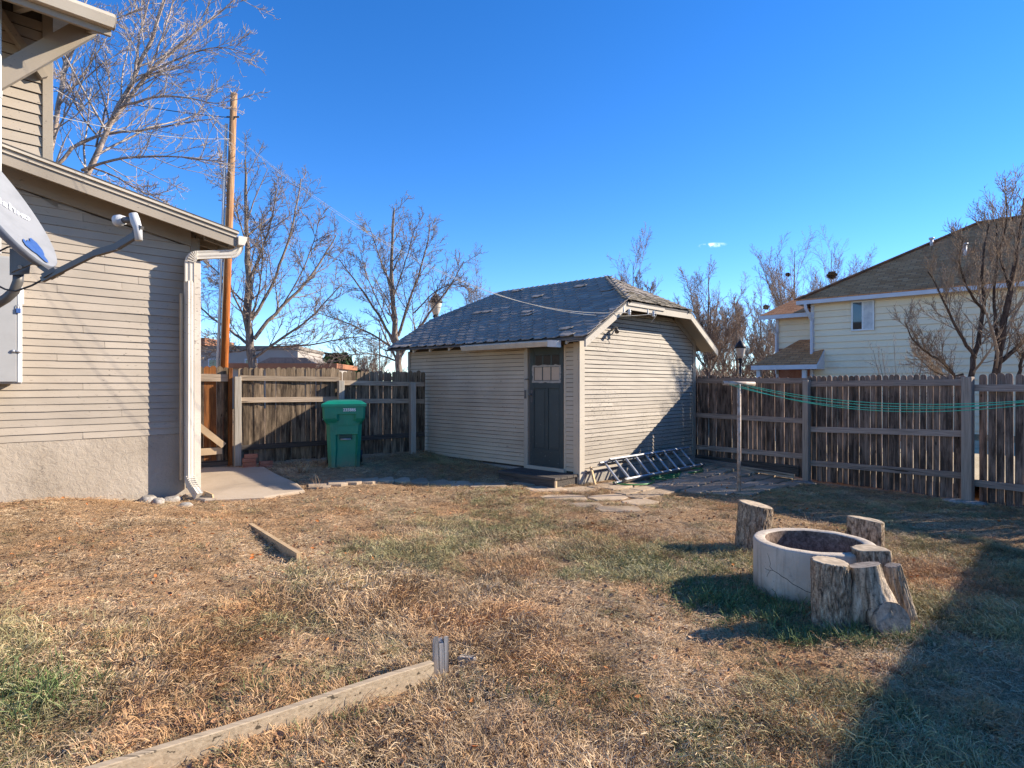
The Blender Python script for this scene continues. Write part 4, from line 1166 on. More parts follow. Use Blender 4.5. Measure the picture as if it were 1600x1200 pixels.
# clothes line: two T posts and four green lines
CPX = Vector((3.32, 9.17)); fd = (RB_-RA_).normalized(); fn = Vector((-fd.y, fd.x)) 
C2 = CPX + fd*4.35
ta = R(12)
def tpost(p, label):
    o = thing('clothes_post', (p.x, p.y, 0), 0, label, 'clothes post', 'clothes line posts')
    MB().tube([(0,0,gz(p.x,p.y)-.1),(0,0,1.60)], .028, 12).build('pole', M['rust_pipe'], o)
    mb = MB(); mb.tube([(-.245,-.03,1.615),(.245,.04,1.60)], .031, 12); mb.build('crossbar', M['rust_pipe'], o)
    MB().tube([(-.252,-.031,1.6152),(-.243,-.0298,1.615)], .024, 12).build('end_plug', M['steel_dark'], o)
    return o
tpost(CPX, 'weathered steel T post holding green clothes lines at the patio edge')
tpost(C2, 'farther steel T post of the clothes line beyond the right frame edge')
for i, off in enumerate((-.17, -.05, .08, .19)):
    a = Vector((CPX.x+off, CPX.y+off*.14, 1.60-.01*i)); b = Vector((C2.x+off, C2.y+off*.14, 1.62))
    pts = []
    sagd = (.30, .33, .27, .235)[i]
    for k_ in range(25):
        t_ = k_/24; p = a.lerp(b, t_); p.z -= 4*sagd*t_*(1-t_); pts.append(p)
    o = thing('clothes_line', a, 0, 'green clothes line, %s of the four sagging between the T posts' % ('lowest', 'second lowest', 'second highest', 'highest')[[1,0,2,3][i]], 'clothes line', 'green clothes lines')
    MB().tube([p-a for p in pts], .0048, 6).build('line', M['rope'], o)

# ------------------------------------------------------------------ green bin
bn = thing('trash_bin', (-2.76, 10.33, .262), R(14), 'green wheeled trash bin with white number standing against the brown fence', 'trash bin')
def bin_ring(z):
    k = z/1.0
    wx = .245+.045*k; wy0 = -.30-.03*k; wy1 = .28+.03*k
    fl = float(sst(.70, .80, z))*.045
    cut = .055 if z < .72 else .03
    ring = []
    nseg = 16
    # front edge from -x to +x, with its recesses
    for i in range(nseg+1):
        u_ = -1+2*i/nseg; x = u_*(wx+fl-cut); y = wy0-fl
        if z < .53 and -.12 < x < .19: y += .045
        if .68 < z < .86 and -.10 < x < .17: y = wy0 - .004
        ring.append((x, y, z))
    ring += [(wx+fl, wy0-fl+cut, z), (wx+fl, wy1-.04, z), (wx+fl-.04, wy1, z), (-(wx+fl-.04), wy1, z), (-(wx+fl), wy1-.04, z), (-(wx+fl), wy0-fl+cut, z)]
    return ring
mb = MB(); mb.loft([bin_ring(z_) for z_ in (0,.02,.3,.50,.525,.535,.56,.66,.69,.72,.74,.76,.79,.82,.855,.862,.88,.94,.985)]); body = mb.build('body', M['bin'], bn)
def lid_ring(gx_, z_, fy=0): return [(-.335-gx_,-.375-gx_-fy,z_),(.335+gx_,-.375-gx_-fy,z_),(.345+gx_,.0,z_),(.335+gx_,.33+gx_,z_),(-.335-gx_,.33+gx_,z_),(-.345-gx_,0,z_)]
mb = MB(); mb.loft([lid_ring(.0,.975), lid_ring(.012,.978), lid_ring(.012,1.018), lid_ring(-.01,1.03), lid_ring(-.07,1.062), lid_ring(-.17,1.075)]); mb.build('lid', M['bin'], bn)
mb = MB(); mb.tube([(-.055,-.316,.455),(.105,-.316,.455)], .013, 8); mb.build('lift_bar', M['alu'], body)
mb = MB(); mb.box(-.075, .125, -.2975, -.2945, .455, .545); mb.build('recess_shade', M['bin_dark'], body)  # dark plate painted as the shade behind the lift bar
for s_ in (-1, 1):
    mb = MB(); mb.tube([(s_*.24,.30,.11),(s_*.29,.30,.11)], .11, 16); mb.build('wheel', M['black'], bn)
MB().tube([(-.2,.36,.95),(.2,.36,.95)], .016, 8).build('handle', M['bin'], bn)
text('235885', .066, M['white_print'], body, lambda x, y: Vector((.085+x, -.3775-.0003, .925+y)), offset=.0015)
# white emblem and wordmark on the left side
def lp_(a, b, k=0): return (-.3375-k, -.10-a, .90+b)
def plate(name, a0, a1, b0, b1, mat, k=.001):
    return MB().hexa([lp_(a0,b0,-.002),lp_(a1,b0,-.002),lp_(a1,b1,-.002),lp_(a0,b1,-.002),lp_(a0,b0,k),lp_(a1,b0,k),lp_(a1,b1,k),lp_(a0,b1,k)]).build(name, mat, body)
plate('emblem', -.05, .05, -.05, .055, M['white_print'])
for a0, a1, b0, b1 in ((-.036,-.006,-.01,.04),(.008,.036,.012,.040),(-.02,.036,-.035,-.02),(.010,.024,-.012,.004)): plate('emblem_mark', a0, a1, b0, b1, M['bin'], .002)
plate('emblem_dot', -.016, .016, -.094, -.08, M['white_print'])
plate('wordmark', -.056, .056, -.145, -.118, M['white_print'])
for q in range(5): plate('emblem_mark', -.044+q*.021, -.036+q*.021, -.138, -.128, M['bin'], .002)

# bricks by the gate post
bz = gz(-4.25, 10.05)
BL = [(0,0,0,.0,'broad red brick lying at the bottom of the small stack, near side'),(.235,.02,0,.08,'red brick at the bottom right of the small stack by the gate post'),(.0,.01,.062,-.06,'red brick in the middle course on the left of the small stack'),
      (.24,.03,.062,.15,'red brick on the right of the middle course, end broken'),(.0,0.0,.124,.04,'red brick third up on the left of the small stack'),(.02,.02,.186,-.03,'red brick topmost on the left of the small stack')]
bmesh_ = MB().cbox(-.1, .1, -.047, .047, 0, .058, .004).mesh('brick'); bmesh_.materials.append(M['brick'])
for x_, y_, z_, a_, lb_ in BL:
    o = link_mesh('brick', bmesh_, None, None, (-4.18+x_*.9, 9.98+y_+x_*.4, bz+z_-.01), (0, 0, .4+a_)); tag(o, lb_, 'brick', 'bricks stacked by the gate post')
# pale rocks at the foot of the house
def rock(c, r, seed, label, cat='rock', mat='rock', group=None, name='rock', flat=.6, rot=0):
    rr_ = random.Random(seed); mb = MB(); rings = []
    n_, m_ = 10, 6
    for i in range(1, m_):
        a = math.pi*i/m_
        rings.append([(r[0]*math.sin(a)*math.cos(2*math.pi*k_/n_)*rr_.uniform(.85,1.12), r[1]*math.sin(a)*math.sin(2*math.pi*k_/n_)*rr_.uniform(.85,1.12), -r[2]*math.cos(a)*rr_.uniform(.9,1.05)) for k_ in range(n_)])
    mb.loft(rings, True, True, True)
    o = mb.build(name, M[mat], None, c, (0, 0, rot)); tag(o, label, cat, group); return o
for px_, py_, r, lb_ in ((231,779,(.13,.10,.075),'rounded cream rock, leftmost of those at the house corner'),(247,783,(.075,.08,.07),'white grey rock in the middle of those at the house corner'),(268,778,(.15,.07,.06),'long tan rock tilted against the house corner'),(290,785,(.09,.07,.04),'small flat rock right of the others by the downspout')):
    q = gp_(px_, py_+6, .14); rock((q[0], q[1], gz(*q)+r[2]*.2), r, px_, lb_, group='rocks at the house corner', rot=px_)
sp_ = thing('splash_board', (-3.86, 7.86, gz(-3.86, 7.86)), 0, 'rusty brown leaning scrap under the downspout mouth', 'scrap board')
MB().hexa([(-.16,.06,-.02),(.14,-.05,-.02),(.15,-.03,-.02),(-.15,.08,-.02),(-.05,.10,.11),(.09,.02,.08),(.10,.04,.08),(-.04,.12,.11)]).build('board', M['old_wood'], sp_)

# ------------------------------------------------------------------ bed edging in the foreground
ed = thing('edging_board', (-.41, 3.35, 0), 0, 'long weathered edging board running from the stake to the lower left', 'board')
ev = Vector((-1.11, -.87, 0)).normalized(); L_ = 2.3
ez = lambda p: gz(-.41+p.x, 3.35+p.y)
rings = []; rings2 = []
for i in range(10):
    p = ev*(L_*i/9 + .02); s_ = Vector((-ev.y, ev.x, 0)); t0 = .125+.004*math.sin(i*1.3)
    s_ = s_ if s_.y < 0 else -s_
    w_ = .021
    rings.append([p+s_*w_+Vector((0,0,-.08)), p+s_*w_+Vector((0,0,t0-.004)), p+s_*(w_-.004)+Vector((0,0,t0)), p-s_*(w_-.004)+Vector((0,0,t0)), p-s_*w_+Vector((0,0,t0-.004)), p-s_*w_+Vector((0,0,-.08))])
MB().loft(rings).build('board', None, ed).data.materials.append(M['timber'])
stk = thing('stake', (-.385, 3.40, 0), R(20), 'short split grey stake standing at the end of the edging board', 'stake')
rk = random.Random(2)
for i in range(3):
    x_ = -.042+i*.028
    MB().hexa([(x_,-.02,-.1),(x_+.026,-.02,-.1),(x_+.026,.025,-.1),(x_,.025,-.1),(x_+.001,-.018,.215+rk.uniform(-.02,.03)),(x_+.024,-.018,.225+rk.uniform(-.03,.02)),(x_+.024,.024,.22),(x_+.001,.024,.21)]).build('splinter', M['grey_wood'], stk)
blk = thing('wood_block', (-.27, 3.52, 0), R(-15), 'grey wood block half sunk behind the split stake', 'wood block')
MB().cbox(-.03, .07, -.025, .025, -.05, .075, .008).build('block', M['timber_top'], blk)
MB().cbox(-.02, .08, -.07, -.035, -.05, .045, .006).build('offcut', M['timber'], blk)
eb = thing('edging_board', (-2.26, 5.9, gz(-2.26, 5.9)), 0, 'tan edging board sticking out of the dry grass near the house', 'board')
a, b = Vector((-2.72, 6.52)), Vector((-1.82, 5.36))
z0, z1 = gz(a.x, a.y), gz(b.x, b.y)
mb = MB(); mb.beam((a.x+2.26, a.y-5.9, z0-gz(-2.26,5.9)-.03), (b.x+2.26, b.y-5.9, z1-gz(-2.26,5.9)-.005), .04, .15); mb.build('board', M['old_wood'], eb)

# ------------------------------------------------------------------ fire ring and stumps
rg_ = thing('fire_ring', (2.33, 4.85, 0), 0, 'cracked round concrete fire ring ringed by wood stumps', 'fire pit')
RO, RI, RH = .435, .345, .392
N_ = 64
def cring(r, z, amp=.0): return [(r*math.cos(2*math.pi*k_/N_)*(1+amp*math.sin(5*k_*.7)), r*math.sin(2*math.pi*k_/N_)*(1+amp*math.sin(5*k_*.7)), z+.0012*math.sin(k_*1.1)) for k_ in range(N_)]
MB().loft([cring(RO,-.08), cring(RO,RH-.014), cring(RO-.004,RH-.004), cring(RO-.014,RH), cring(RI+.012,RH), cring(RI+.003,RH-.006)], False, False, True).build('wall', M['ring'], rg_)
MB().loft([cring(RI+.003,RH-.006), cring(RI,RH-.02), cring(RI-.005,-.06)], False, False, True).build('lining', M['soot'], rg_)
mb = MB(); mb.loft([[(RI*r_*math.cos(2*math.pi*k_/24), RI*r_*math.sin(2*math.pi*k_/24), .02+.025*math.sin(k_*2.1+r_*9)*r_) for k_ in range(24)] for r_ in (1.0,.7,.4,.1)], False, True, True); mb.build('ash_bed', M['soot'], rg_)
def crack(pts, w_=.0024):
    """a hairline crack on the outer wall: (angle in degrees, height) points"""
    mb = MB(); vs = []; n_ = len(pts)
    for i, (a_, z_) in enumerate(pts):
        a0, z0 = pts[max(i-1,0)]; a1, z1 = pts[min(i+1,n_-1)]
        da, dz = R(a1-a0)*RO, z1-z0; l_ = math.hypot(da, dz) or 1
        k_ = w_*(.4+.6*math.sin(math.pi*(i+.5)/n_))
        oa, oz = -dz/l_*k_, da/l_*k_
        for s_ in (1, -1):
            an = R(a_)+s_*oa/RO; vs.append(((RO+.0012)*math.cos(an), (RO+.0012)*math.sin(an), z_+s_*oz))
    mb.add(vs, [(2*i, 2*i+1, 2*i+3, 2*i+2) for i in range(n_-1)]); mb.build('crack', M['black'], rg_)
crack([(199,.33),(201,.30),(203,.26),(202,.235),(206,.215),(212,.205),(216,.19),(221,.18),(226,.155),(232,.14),(238,.12),(245,.11),(252,.085),(258,.08),(264,.06)])
crack([(206,.215),(203,.21),(199,.205),(195,.212)], .0018)
crack([(203,.21),(200,.18),(198,.15)], .0015)

def stump(name, base, h, r, label, seed, lean=(0,0), taper=.93, mat='bark', cut='cut', tilt=(0,0), split=None, ridges=.10, group='log stumps round the fire ring', cat='stump'):
    o = thing(name, (base[0], base[1], gz(*base)), 0, label, cat, group)
    rr_ = random.Random(seed); n_ = 130; m_ = 26
    ph = [rr_.uniform(0, 6.28) for _ in range(6)]
    def rad(a, f):
        q = 1 + .05*math.sin(2*a+ph[0]) + .04*math.sin(3*a+ph[1])
        q += ridges*(mnoise.noise(Vector((math.cos(a)*4.2+seed, math.sin(a)*4.2, f*1.5)))*.7 + mnoise.noise(Vector((math.cos(a)*10+seed, math.sin(a)*10, f*3)))*.4)
        wv = .5*mnoise.noise(Vector((math.cos(a)*2+seed, math.sin(a)*2, f*5)))
        fur = abs(mnoise.noise(Vector((math.cos(a+wv*.35)*8.5+seed*2, math.sin(a+wv*.35)*8.5, f*2.4))))
        q -= (.055+ridges*.35)*max(0., 1-fur/.13)*(.6+.4*mnoise.noise(Vector((a*3, f*6, seed))))
        if split:
            # a flat split face: cut everything beyond a chord
            a0, dd = split; ca = math.cos(a-a0)
            if ca > 0: q = min(q, dd/ca)
        return q
    rings = []
    for i in range(m_+1):
        f = i/m_; z_ = -.06+(h+.06)*f; k_ = r*(1+(taper-1)*f + .10*math.exp(-f*9))
        ring = []
        for j in range(n_):
            a = 2*math.pi*j/n_; q = k_*rad(a, f); x_ = q*math.cos(a)+lean[0]*f; y_ = q*math.sin(a)+lean[1]*f
            ring.append((x_, y_, z_ + f*f*(tilt[0]*q*math.cos(a)+tilt[1]*q*math.sin(a))))
        rings.append(ring)
    MB().loft(rings, True, False, True).build('bark', M[mat], o)
    top = rings[-1]; cx, cy, cz = (sum(p[i] for p in top)/n_ for i in range(3))
    rim = [(cx+(p[0]-cx)*.93, cy+(p[1]-cy)*.93, p[2]+.0) for p in top]
    mb = MB(); mb.loft([[(p[0]-cx, p[1]-cy, p[2]-cz-.004) for p in top], [(p[0]-cx, p[1]-cy, p[2]-cz+.004) for p in rim], [((p[0]-cx)*.5, (p[1]-cy)*.5, (p[2]-cz)*.5+.005) for p in rim]], False, True)
    c_ = mb.build('cut_face', M[cut], o); c_.location = (cx, cy, cz)
    return o
stump('stump', (2.335, 6.10), .43, .158, 'tall bark-covered stump with a tan cut top, standing alone left behind the fire ring', 3, (.03,.0), .95, tilt=(-.18,.05))
stump('stump', (3.17, 5.62), .40, .150, 'half-split stump with pale wood face, right behind the fire ring', 8, (.0,0), .95, tilt=(-.12,0), split=(R(225), .45))
stump('stump', (2.125, 4.17), .415, .122, 'dark deeply furrowed bark stump touching the front of the fire ring', 14, (-.012,0), .95, ridges=.16, tilt=(-.08,.02))
stump('stump', (2.60, 4.46), .42, .135, 'flat-topped split stump with tan wood face between leaning log and gnarled chunk', 21, (-.05,0), .9, split=(R(270), .55))
stump('stump', (2.665, 4.24), .36, .085, 'thin gnarled grey chunk of wood, rightmost of those around the fire ring', 33, (-.075,.03), .55, mat='bare_log', ridges=.34, cut='cut_grey', tilt=(.2,0))
# the leaning forked log with a big cut knot facing the camera
lg = thing('leaning_log', (2.36, 4.08, gz(2.36, 4.08)), 0, 'pale barkless log leaning on the fire ring, round cut end facing forward', 'log', 'log stumps round the fire ring')
def log_tube(pts, rad, seed, mat, n_=40, rid=.12):
    mb = MB(); rings = []
    pts = [Vector(p) for p in pts]
    for i, p in enumerate(pts):
        t_ = (pts[min(i+1,len(pts)-1)]-pts[max(i-1,0)]).normalized(); s_ = t_.cross(Vector((0,1,0))).normalized(); u_ = s_.cross(t_)
        rings.append([p+(s_*math.cos(a)+u_*math.sin(a))*rad[i]*(1+rid*mnoise.noise(Vector((math.cos(a)*3+seed, math.sin(a)*3, i*.35)))+rid*.5*mnoise.noise(Vector((math.cos(a)*9+seed, math.sin(a)*9, i*.5)))) for a in [2*math.pi*k_/n_ for k_ in range(n_)]])
    mb.loft(rings, True, False, True); return mb.build('bark', M[mat], lg), rings
_, rings = log_tube([(.06,.0,.00),(.05,.0,.06),(.035,.005,.12),(.015,.02,.18),(-.005,.04,.25),(-.02,.05,.32),(-.03,.06,.37),(-.035,.065,.40)], [.10,.118,.118,.108,.10,.095,.098,.097], 5, 'bare_log')
def cap(rings, mat, nm='cut_face'):
    top = [Vector(p) for p in rings[-1]]; c_ = sum(top, Vector())/len(top)
    mb = MB(); mb.loft([[p-c_ for p in top], [(p-c_)*.5 for p in top]], False, True); o = mb.build(nm, M[mat], lg); o.location = c_
cap(rings, 'cut_grey')
_, rings = log_tube([(.02,.03,.10),(.035,-.03,.095),(.042,-.09,.09),(.045,-.125,.10)], [.11,.118,.117,.113], 9, 'bare_log', 40, .07)
cap(rings, 'cut_grey')
_, rings = log_tube([(-.09,.03,.0),(-.09,.03,.10),(-.085,.04,.2),(-.075,.05,.28),(-.065,.05,.33)], [.05,.05,.047,.045,.04], 19, 'bare_log', 20, .1)
stk2 = MB().tube([(0,0,0),(.05,.03,.05),(.085,.02,.03)], [.008,.007,.004], 6).build('stick', M['bare_log'], None, (1.97, 5.02, gz(1.97,5.02)+.02)); tag(stk2, 'small pale stick lying beside the left of the fire ring', 'stick')

# the neighbour's dry lawn beyond the right fence
lw = MB(); a_ = RA_ - fd*6 ; q = []
for k_, (s_, o_) in enumerate(((-8, .35),(14, .35),(14, 9),(-8, 9))):
    p = RA_ + fd*s_ - fn*0 + Vector((-fn.x, -fn.y))*(-o_ if (-fn).dot(Vector((1,1))) < 0 else o_)
    q.append((p.x, p.y, .13))
lw.add(q, [(0,1,2,3)]); lw = lw.build('neighbour_lawn', M['far_lawn']); tag(lw, kind='structure')

# ------------------------------------------------------------------ utility pole and cables
PB = Vector((-6.95, 15.0, .2))
up_ = thing('utility_pole', PB, 0, 'orange brown leaning utility pole with white conduit behind the fence', 'utility pole')
ptop = Vector((.30, 0, 8.35)); MB().tube([(0,0,-.3), ptop*.5, ptop], [.092,.085,.078], 14).build('shaft', M['pole'], up_)
MB().tube([(-.13,-.05,0), (-.13+.27,-.05,7.6)], .034, 10).build('conduit', M['white_metal'], up_)
MB().tube([(-.05,-.10,0), (-.05+.2,-.10,5.6)], .012, 6).build('ground_wire', M['steel_dark'], up_)
for zf in (.93,): 
    p = ptop*zf; MB().beam(p+Vector((-.13,-.05,0)), p+Vector((.17,-.05,0)), .03, .03).build('bracket', M['steel_dark'], up_)
pa = PB + ptop*.90
def cable(name, a, b, sagd, r, mat, label, tail=None, group=None):
    a, b = Vector(a), Vector(b); pts = []
    for k_ in range(41):
        t_ = k_/40; p = a.lerp(b, t_); p.z -= 4*sagd*t_*(1-t_); pts.append(p-a)
    if tail: pts += [Vector(q)-a for q in tail]
    o = thing(name, a, 0, label, 'cable', group); MB().tube(pts, [r[0]+(r[1]-r[0])*i/len(pts) for i in range(len(pts))] if isinstance(r, tuple) else r, 6).build('wire', mat, o); return o
q1 = Vector(fr(SO, .697, -.455, 2.735)); q2 = Vector(fr(SO, 1.42, -.455, 2.765))
pe = Vector((*fr(HO, -1.25, -.93)[:2], 5.50))
cable('overhead_cable', pe, q1, .90, (.0007, .0052), M['wire_pale'], 'upper pale service cable sagging from house eave to the shed gable', None, 'cables from the house to the shed')
cable('overhead_cable', pe+Vector((.02,0,-.05)), q2, .96, (.0007, .0052), M['wire_pale'], 'lower pale service cable, ending in a hooked tail at the gable', [q2+Vector((.03,-.02,.05)), q2+Vector((.05,0,-.02)), q2+Vector((-.03,.0,-.14))], 'cables from the house to the shed')
cable('overhead_cable', PB+ptop*.93, (-14, 11, 9.0), .5, .009, M['black'], 'thin dark cable running left from the pole top', None, 'cables from the pole to the house')
cable('overhead_cable', PB+ptop*.87, (-8.6, 8.6, 6.0), .3, .007, M['wire'], 'thin grey cable dropping from the pole behind the house', None, 'cables from the pole to the house')

# ------------------------------------------------------------------ street lamps behind
def lamp(p, ztop, label, s=1.0, pale=True):
    o = thing('street_lamp', (p[0], p[1], 0), 0, label, 'street lamp', 'street lamps beyond the yard')
    z0 = ztop-1.0*s
    MB().tube([(0,0,0),(0,0,z0)], [.07*s,.045*s], 10).build('pole', M['black'], o)
    MB().lathe([(.03*s,z0-.12*s),(.10*s,z0-.05*s),(.07*s,z0),(.12*s,z0+.06*s),(.09*s,z0+.12*s)], 12).build('collar', M['black'], o)
    MB().lathe([(.09*s,z0+.12*s),(.15*s,z0+.25*s),(.21*s,z0+.52*s),(.215*s,z0+.55*s)], 14).build('lantern', M['lamp_glass'], o)
    MB().lathe([(.235*s,z0+.55*s),(.25*s,z0+.60*s),(.17*s,z0+.74*s),(.07*s,z0+.86*s),(.03*s,z0+.90*s),(.02*s,z0+1.0*s),(.0,z0+1.02*s)], 14).build('cap', M['black'], o)
    return o
lamp(((681-800)/980*26, 26), 1.6+146*26/980, 'lantern street lamp with dark cap rising behind the shed roof left end', 1.15)
lamp(((1157-800)/980*34, 34), 1.6+72*34/980, 'dark lantern street lamp among bare trees right of the shed', 1.25)
o = thing('sign_post', ((593-800)/980*30, 30, 0), 0, 'thin bare metal post between the two bare trees beyond the fence', 'post')
MB().tube([(0,0,0),(0,0,1.6+81*30/980)], .035, 8).build('pole', M['steel_dark'], o)

# ------------------------------------------------------------------ neighbour's house
NA = (11.0, 23.0); NB = -1.0
nh = thing('house', (NA[0], NA[1], 0), TH, 'cream-sided two-storey neighbouring house with brown hip roof beyond the fence', 'house')
# local frame: x along u (into depth), y along w (to the left); the visible wall is x=0, y from 0 to -14
WL = 13.0; D_ = 8.7; ZEV = 4.66
MB().box(.02, D_, -WL, 0, NB-1, ZEV-.02).build('wall', M['n_siding'], nh)
z = NB; k = 0
while z < ZEV-.05:
    m_ = lap_board(0, WL, z, z+.224, .045, .004, 3.0, .001, None, None, k)
    m_.v = [(y, -x, z_) for (x, y, z_) in m_.v]
    m_.build('siding_board', M['n_siding'], nh); z += .228; k += 1
MB().cbox(-.04, .02, -.09, .03, NB, ZEV-.03).build('corner_board', M['n_trim'], nh)
def roofmesh(name, vs, fs, mat, parent, us):
    me = bpy.data.meshes.new(name); me.from_pydata([tuple(v) for v in vs], [], fs); me.update()
    uv = me.uv_layers.new(name='UVMap')
    for p in me.polygons:
        n = p.normal; e = Vector((0,0,1)).cross(n)
        e = e.normalized() if e.length > 1e-4 else Vector((1,0,0)); s = n.cross(e)
        for li in p.loop_indices:
            c = Vector(me.vertices[me.loops[li].vertex_index].co); uv.data[li].uv = (c.dot(e), c.dot(s))
    return link_mesh(name, me, parent, mat)
OH = .42; PZ = 7.53; pk = D_/2
e0, e1 = -OH, D_+OH; yl, yr = OH, -WL-OH
zE = ZEV+.02
vs = [(e0,yl,zE),(e1,yl,zE),(e1,yr,zE),(e0,yr,zE),(pk,-pk,PZ),(pk,-WL+pk,PZ)]
nr = roofmesh('roof', vs + [(a,b,c-.04) for a,b,c in vs[:4]], [(0,4,5,3),(0,1,4),(1,2,5,4),(2,3,5),(6,9,8,7),(0,3,9,6),(1,0,6,7),(2,1,7,8),(3,2,8,9)], M['n_roof'], nh, 1)
MB().box(e0, e0+.1, yr, yl, ZEV-.16, ZEV-.025).build('gutter', M['n_trim'], nr)
MB().box(e0+.1, e1, yl-.03, yl, ZEV-.16, ZEV-.025).build('fascia', M['n_trim'], nr)
MB().box(e0+.101, .0, yr, yl-.031, ZEV-.10, ZEV-.08).build('soffit', M['n_trim'], nr)
# ridge caps
for a, b in (((e0,yl,zE),(pk,-pk,PZ)), ((pk,-pk,PZ),(pk,-WL+pk,PZ))):
    MB().beam(Vector(a)+Vector((0,0,.02)), Vector(b)+Vector((0,0,.02)), .28, .05).build('ridge_cap', M['n_roof'], nr)
def nwall(py_y): return (-.045, py_y)
# window
def nwin(y0, y1, z0, z1):
    w_ = MB().box(-.055, -.03, y0, y1, z0, z1).build('window', M['steel_dark'], nh)
    for a in ((y0, y0+.05, z0, z1),(y1-.05, y1, z0, z1),(y0+.051, y1-.051, z0, z0+.05),(y0+.051, y1-.051, z1-.05, z1),((y0+y1)/2-.025,(y0+y1)/2+.025, z0+.051, z1-.051)):
        MB().box(-.075, -.056, *a).build('frame', M['white_metal'], w_)
    MB().box(-.068, -.0565, y0+.05, (y0+y1)/2-.026, z0+.052, z1-.052).build('pane', M['curtain'], w_)
    MB().box(-.066, -.0565, (y0+y1)/2+.026, y1-.05, z0+.052, z1-.052).build('pane', M['glass'], w_)
nwin(-2.05, -1.33, 3.46, 4.50)
MB().tube([(-OH,.10,ZEV-.16),(-OH+.02,.08,ZEV-.32),(-.10,-.02,ZEV-.75),(-.10,-.02,1.75)], .055, 8, False).build('downspout', M['n_trim'], nh)
for a, b, h, r in ((2.9,-3.2,.22,.055),(1.75,-4.35,.34,.06)):
    zr_ = zE + (a+OH)*(PZ-zE)/(pk+OH)
    MB().tube([(a,b,zr_-.05),(a,b,zr_+h)], r, 10).build('vent_pipe', M['n_trim'], nr)
    MB().tube([(a,b,zr_+h),(a,b,zr_+h+.06)], r*1.6, 10).build('vent_cap', M['n_trim'], nr)
# lower set-back wing at its left, brick foot, and the porch roof
MB().box(1.0, 8, .0, 1.6, NB-1, 4.25).build('wing_wall', M['n_siding'], nh)
z = 3.0; k = 0
while z < 4.2:
    m_ = lap_board(-1.6, 0, z, z+.224, .045, .004, 3.0, .001, None, None, k); m_.v = [(y+.995, -x, z_) for (x, y, z_) in m_.v]
    m_.build('siding_board', M['n_siding'], nh); z += .228; k += 1
MB().box(.94, .998, .02, 1.58, NB, 2.98).build('brick_facing', M['brick'], nh)
MB().cbox(.93, 1.0, 1.55, 1.66, NB, 4.25).build('corner_board', M['n_trim'], nh)
vs = [(.45,2.1,4.30),(.45,-.0,4.30),(2.6,-.0,5.25),(2.6,1.2,5.25),(7,2.1,4.30)]
roofmesh('wing_roof', vs+[(a,b,c-.04) for a,b,c in vs], [(0,3,2,1),(0,4,3),(5,6,7,8),(0,1,6,5)], M['n_roof'], nh, 1)
MB().box(.38, .46, .0, 2.12, 4.13, 4.28).build('gutter', M['n_trim'], nh)
MB().tube([(.40,1.7,4.13),(.45,1.68,4.0),(.88,1.62,3.6),(.88,1.62,2.0)], .05, 8, False).build('downspout', M['n_trim'], nh)
vs = [(-.80,3.3,1.98),(-.80,-.35,1.98),(.95,-.35,2.55),(.95,1.6,3.1),(1.5,3.3,1.98),(-.02,-.35,2.45)]
pr_ = roofmesh('porch_roof', [(-.8,1.85,2.30),(-.8,-.42,2.30),(.0,-.42,2.86),(.9,.0,3.30),(.9,.75,3.30),(2.4,1.85,2.30),(-.8,1.85,2.26),(-.8,-.42,2.26)], [(0,4,3,2,1),(0,5,4),(0,1,7,6)], M['n_roof'], nh, 1)
MB().box(-.88, -.79, -.45, 1.9, 2.13, 2.29).build('gutter', M['n_trim'], pr_)
MB().prism([(-.79,2.13),(.0,2.13),(.0,2.84),(-.79,2.29)], -.44, -.41, 'xz').build('gable_end', M['n_trim'], pr_)
for y_ in (1.7, .05): MB().cbox(-.7, -.56, y_-.07, y_+.07, NB, 2.12).build('porch_post', M['n_trim'], pr_)
MB().box(1.0, 6, 1.665, 1.75, NB, 2.2).build('porch_wall', M['brick'], nh)

# ------------------------------------------------------------------ buildings far behind
fb = thing('apartment_block', (-20, 46, 0), R(4), 'long flat-roofed tan apartment block far beyond the left fence', 'building')
MB().box(-6, 4.2, 0, 8, 0, 4.15).build('wall', M['far_wall'], fb)
MB().box(-6.1, 4.3, -.1, 8.1, 4.151, 4.40).build('parapet', M['far_grey'], fb)
MB().box(-9, -2.2, -.6, 5, 4.41, 4.95).build('roof_block', M['far_roof'], fb)
for x_ in (-4.6, -2.2, .4, 2.2):
    w_ = MB().box(x_, x_+.95, -.06, .01, 2.3, 3.45).build('window', M['n_trim'], fb)
    MB().box(x_+.08, x_+.87, -.075, -.061, 2.38, 3.37).build('pane', M['glass'], w_)
    MB().box(x_+.08, x_+.87, -.083, -.076, 2.85, 2.9).build('bar', M['n_trim'], w_)
o = thing('low_building', (-14.8, 38, 0), R(3), 'low far building with reddish flat roof edge behind the fence top', 'building')
MB().box(-2.5, 4.0, 0, 6, 0, 2.55).build('wall', M['far_wall'], o); MB().box(-2.6, 4.2, -.3, 6.1, 2.551, 2.85).build('roof', M['far_roof'], o)
MB().prism([(-1.0,2.86),(2.6,2.86),(2.0,3.25),(-.2,3.25)], 1.0, 5, 'xz').build('raised_roof', M['far_grey'], o)
# unseen building added so its roof edge shades the lawn's right-hand corner
GA = (7.22, 3.78)
ga = thing('shading_building', (GA[0], GA[1], 0), TH, 'unseen tan building added past the right edge of the yard to shade the lawn', 'shading_building')
MB().box(-3.6, 5.0, -5.2, -.35, -.3, 2.95).build('wall', M['siding'], ga)
MB().prism([(-5.6,3.0),(-.0,3.0),(-.0,3.06),(-2.8,4.2),(-5.6,3.06)], -3.8, 5.2, 'yz').build('roof', M['shingle'], ga)
MB().box(-1.0, 1.2, -.349, -.31, -.1, 2.05).build('door', M['door'], ga)

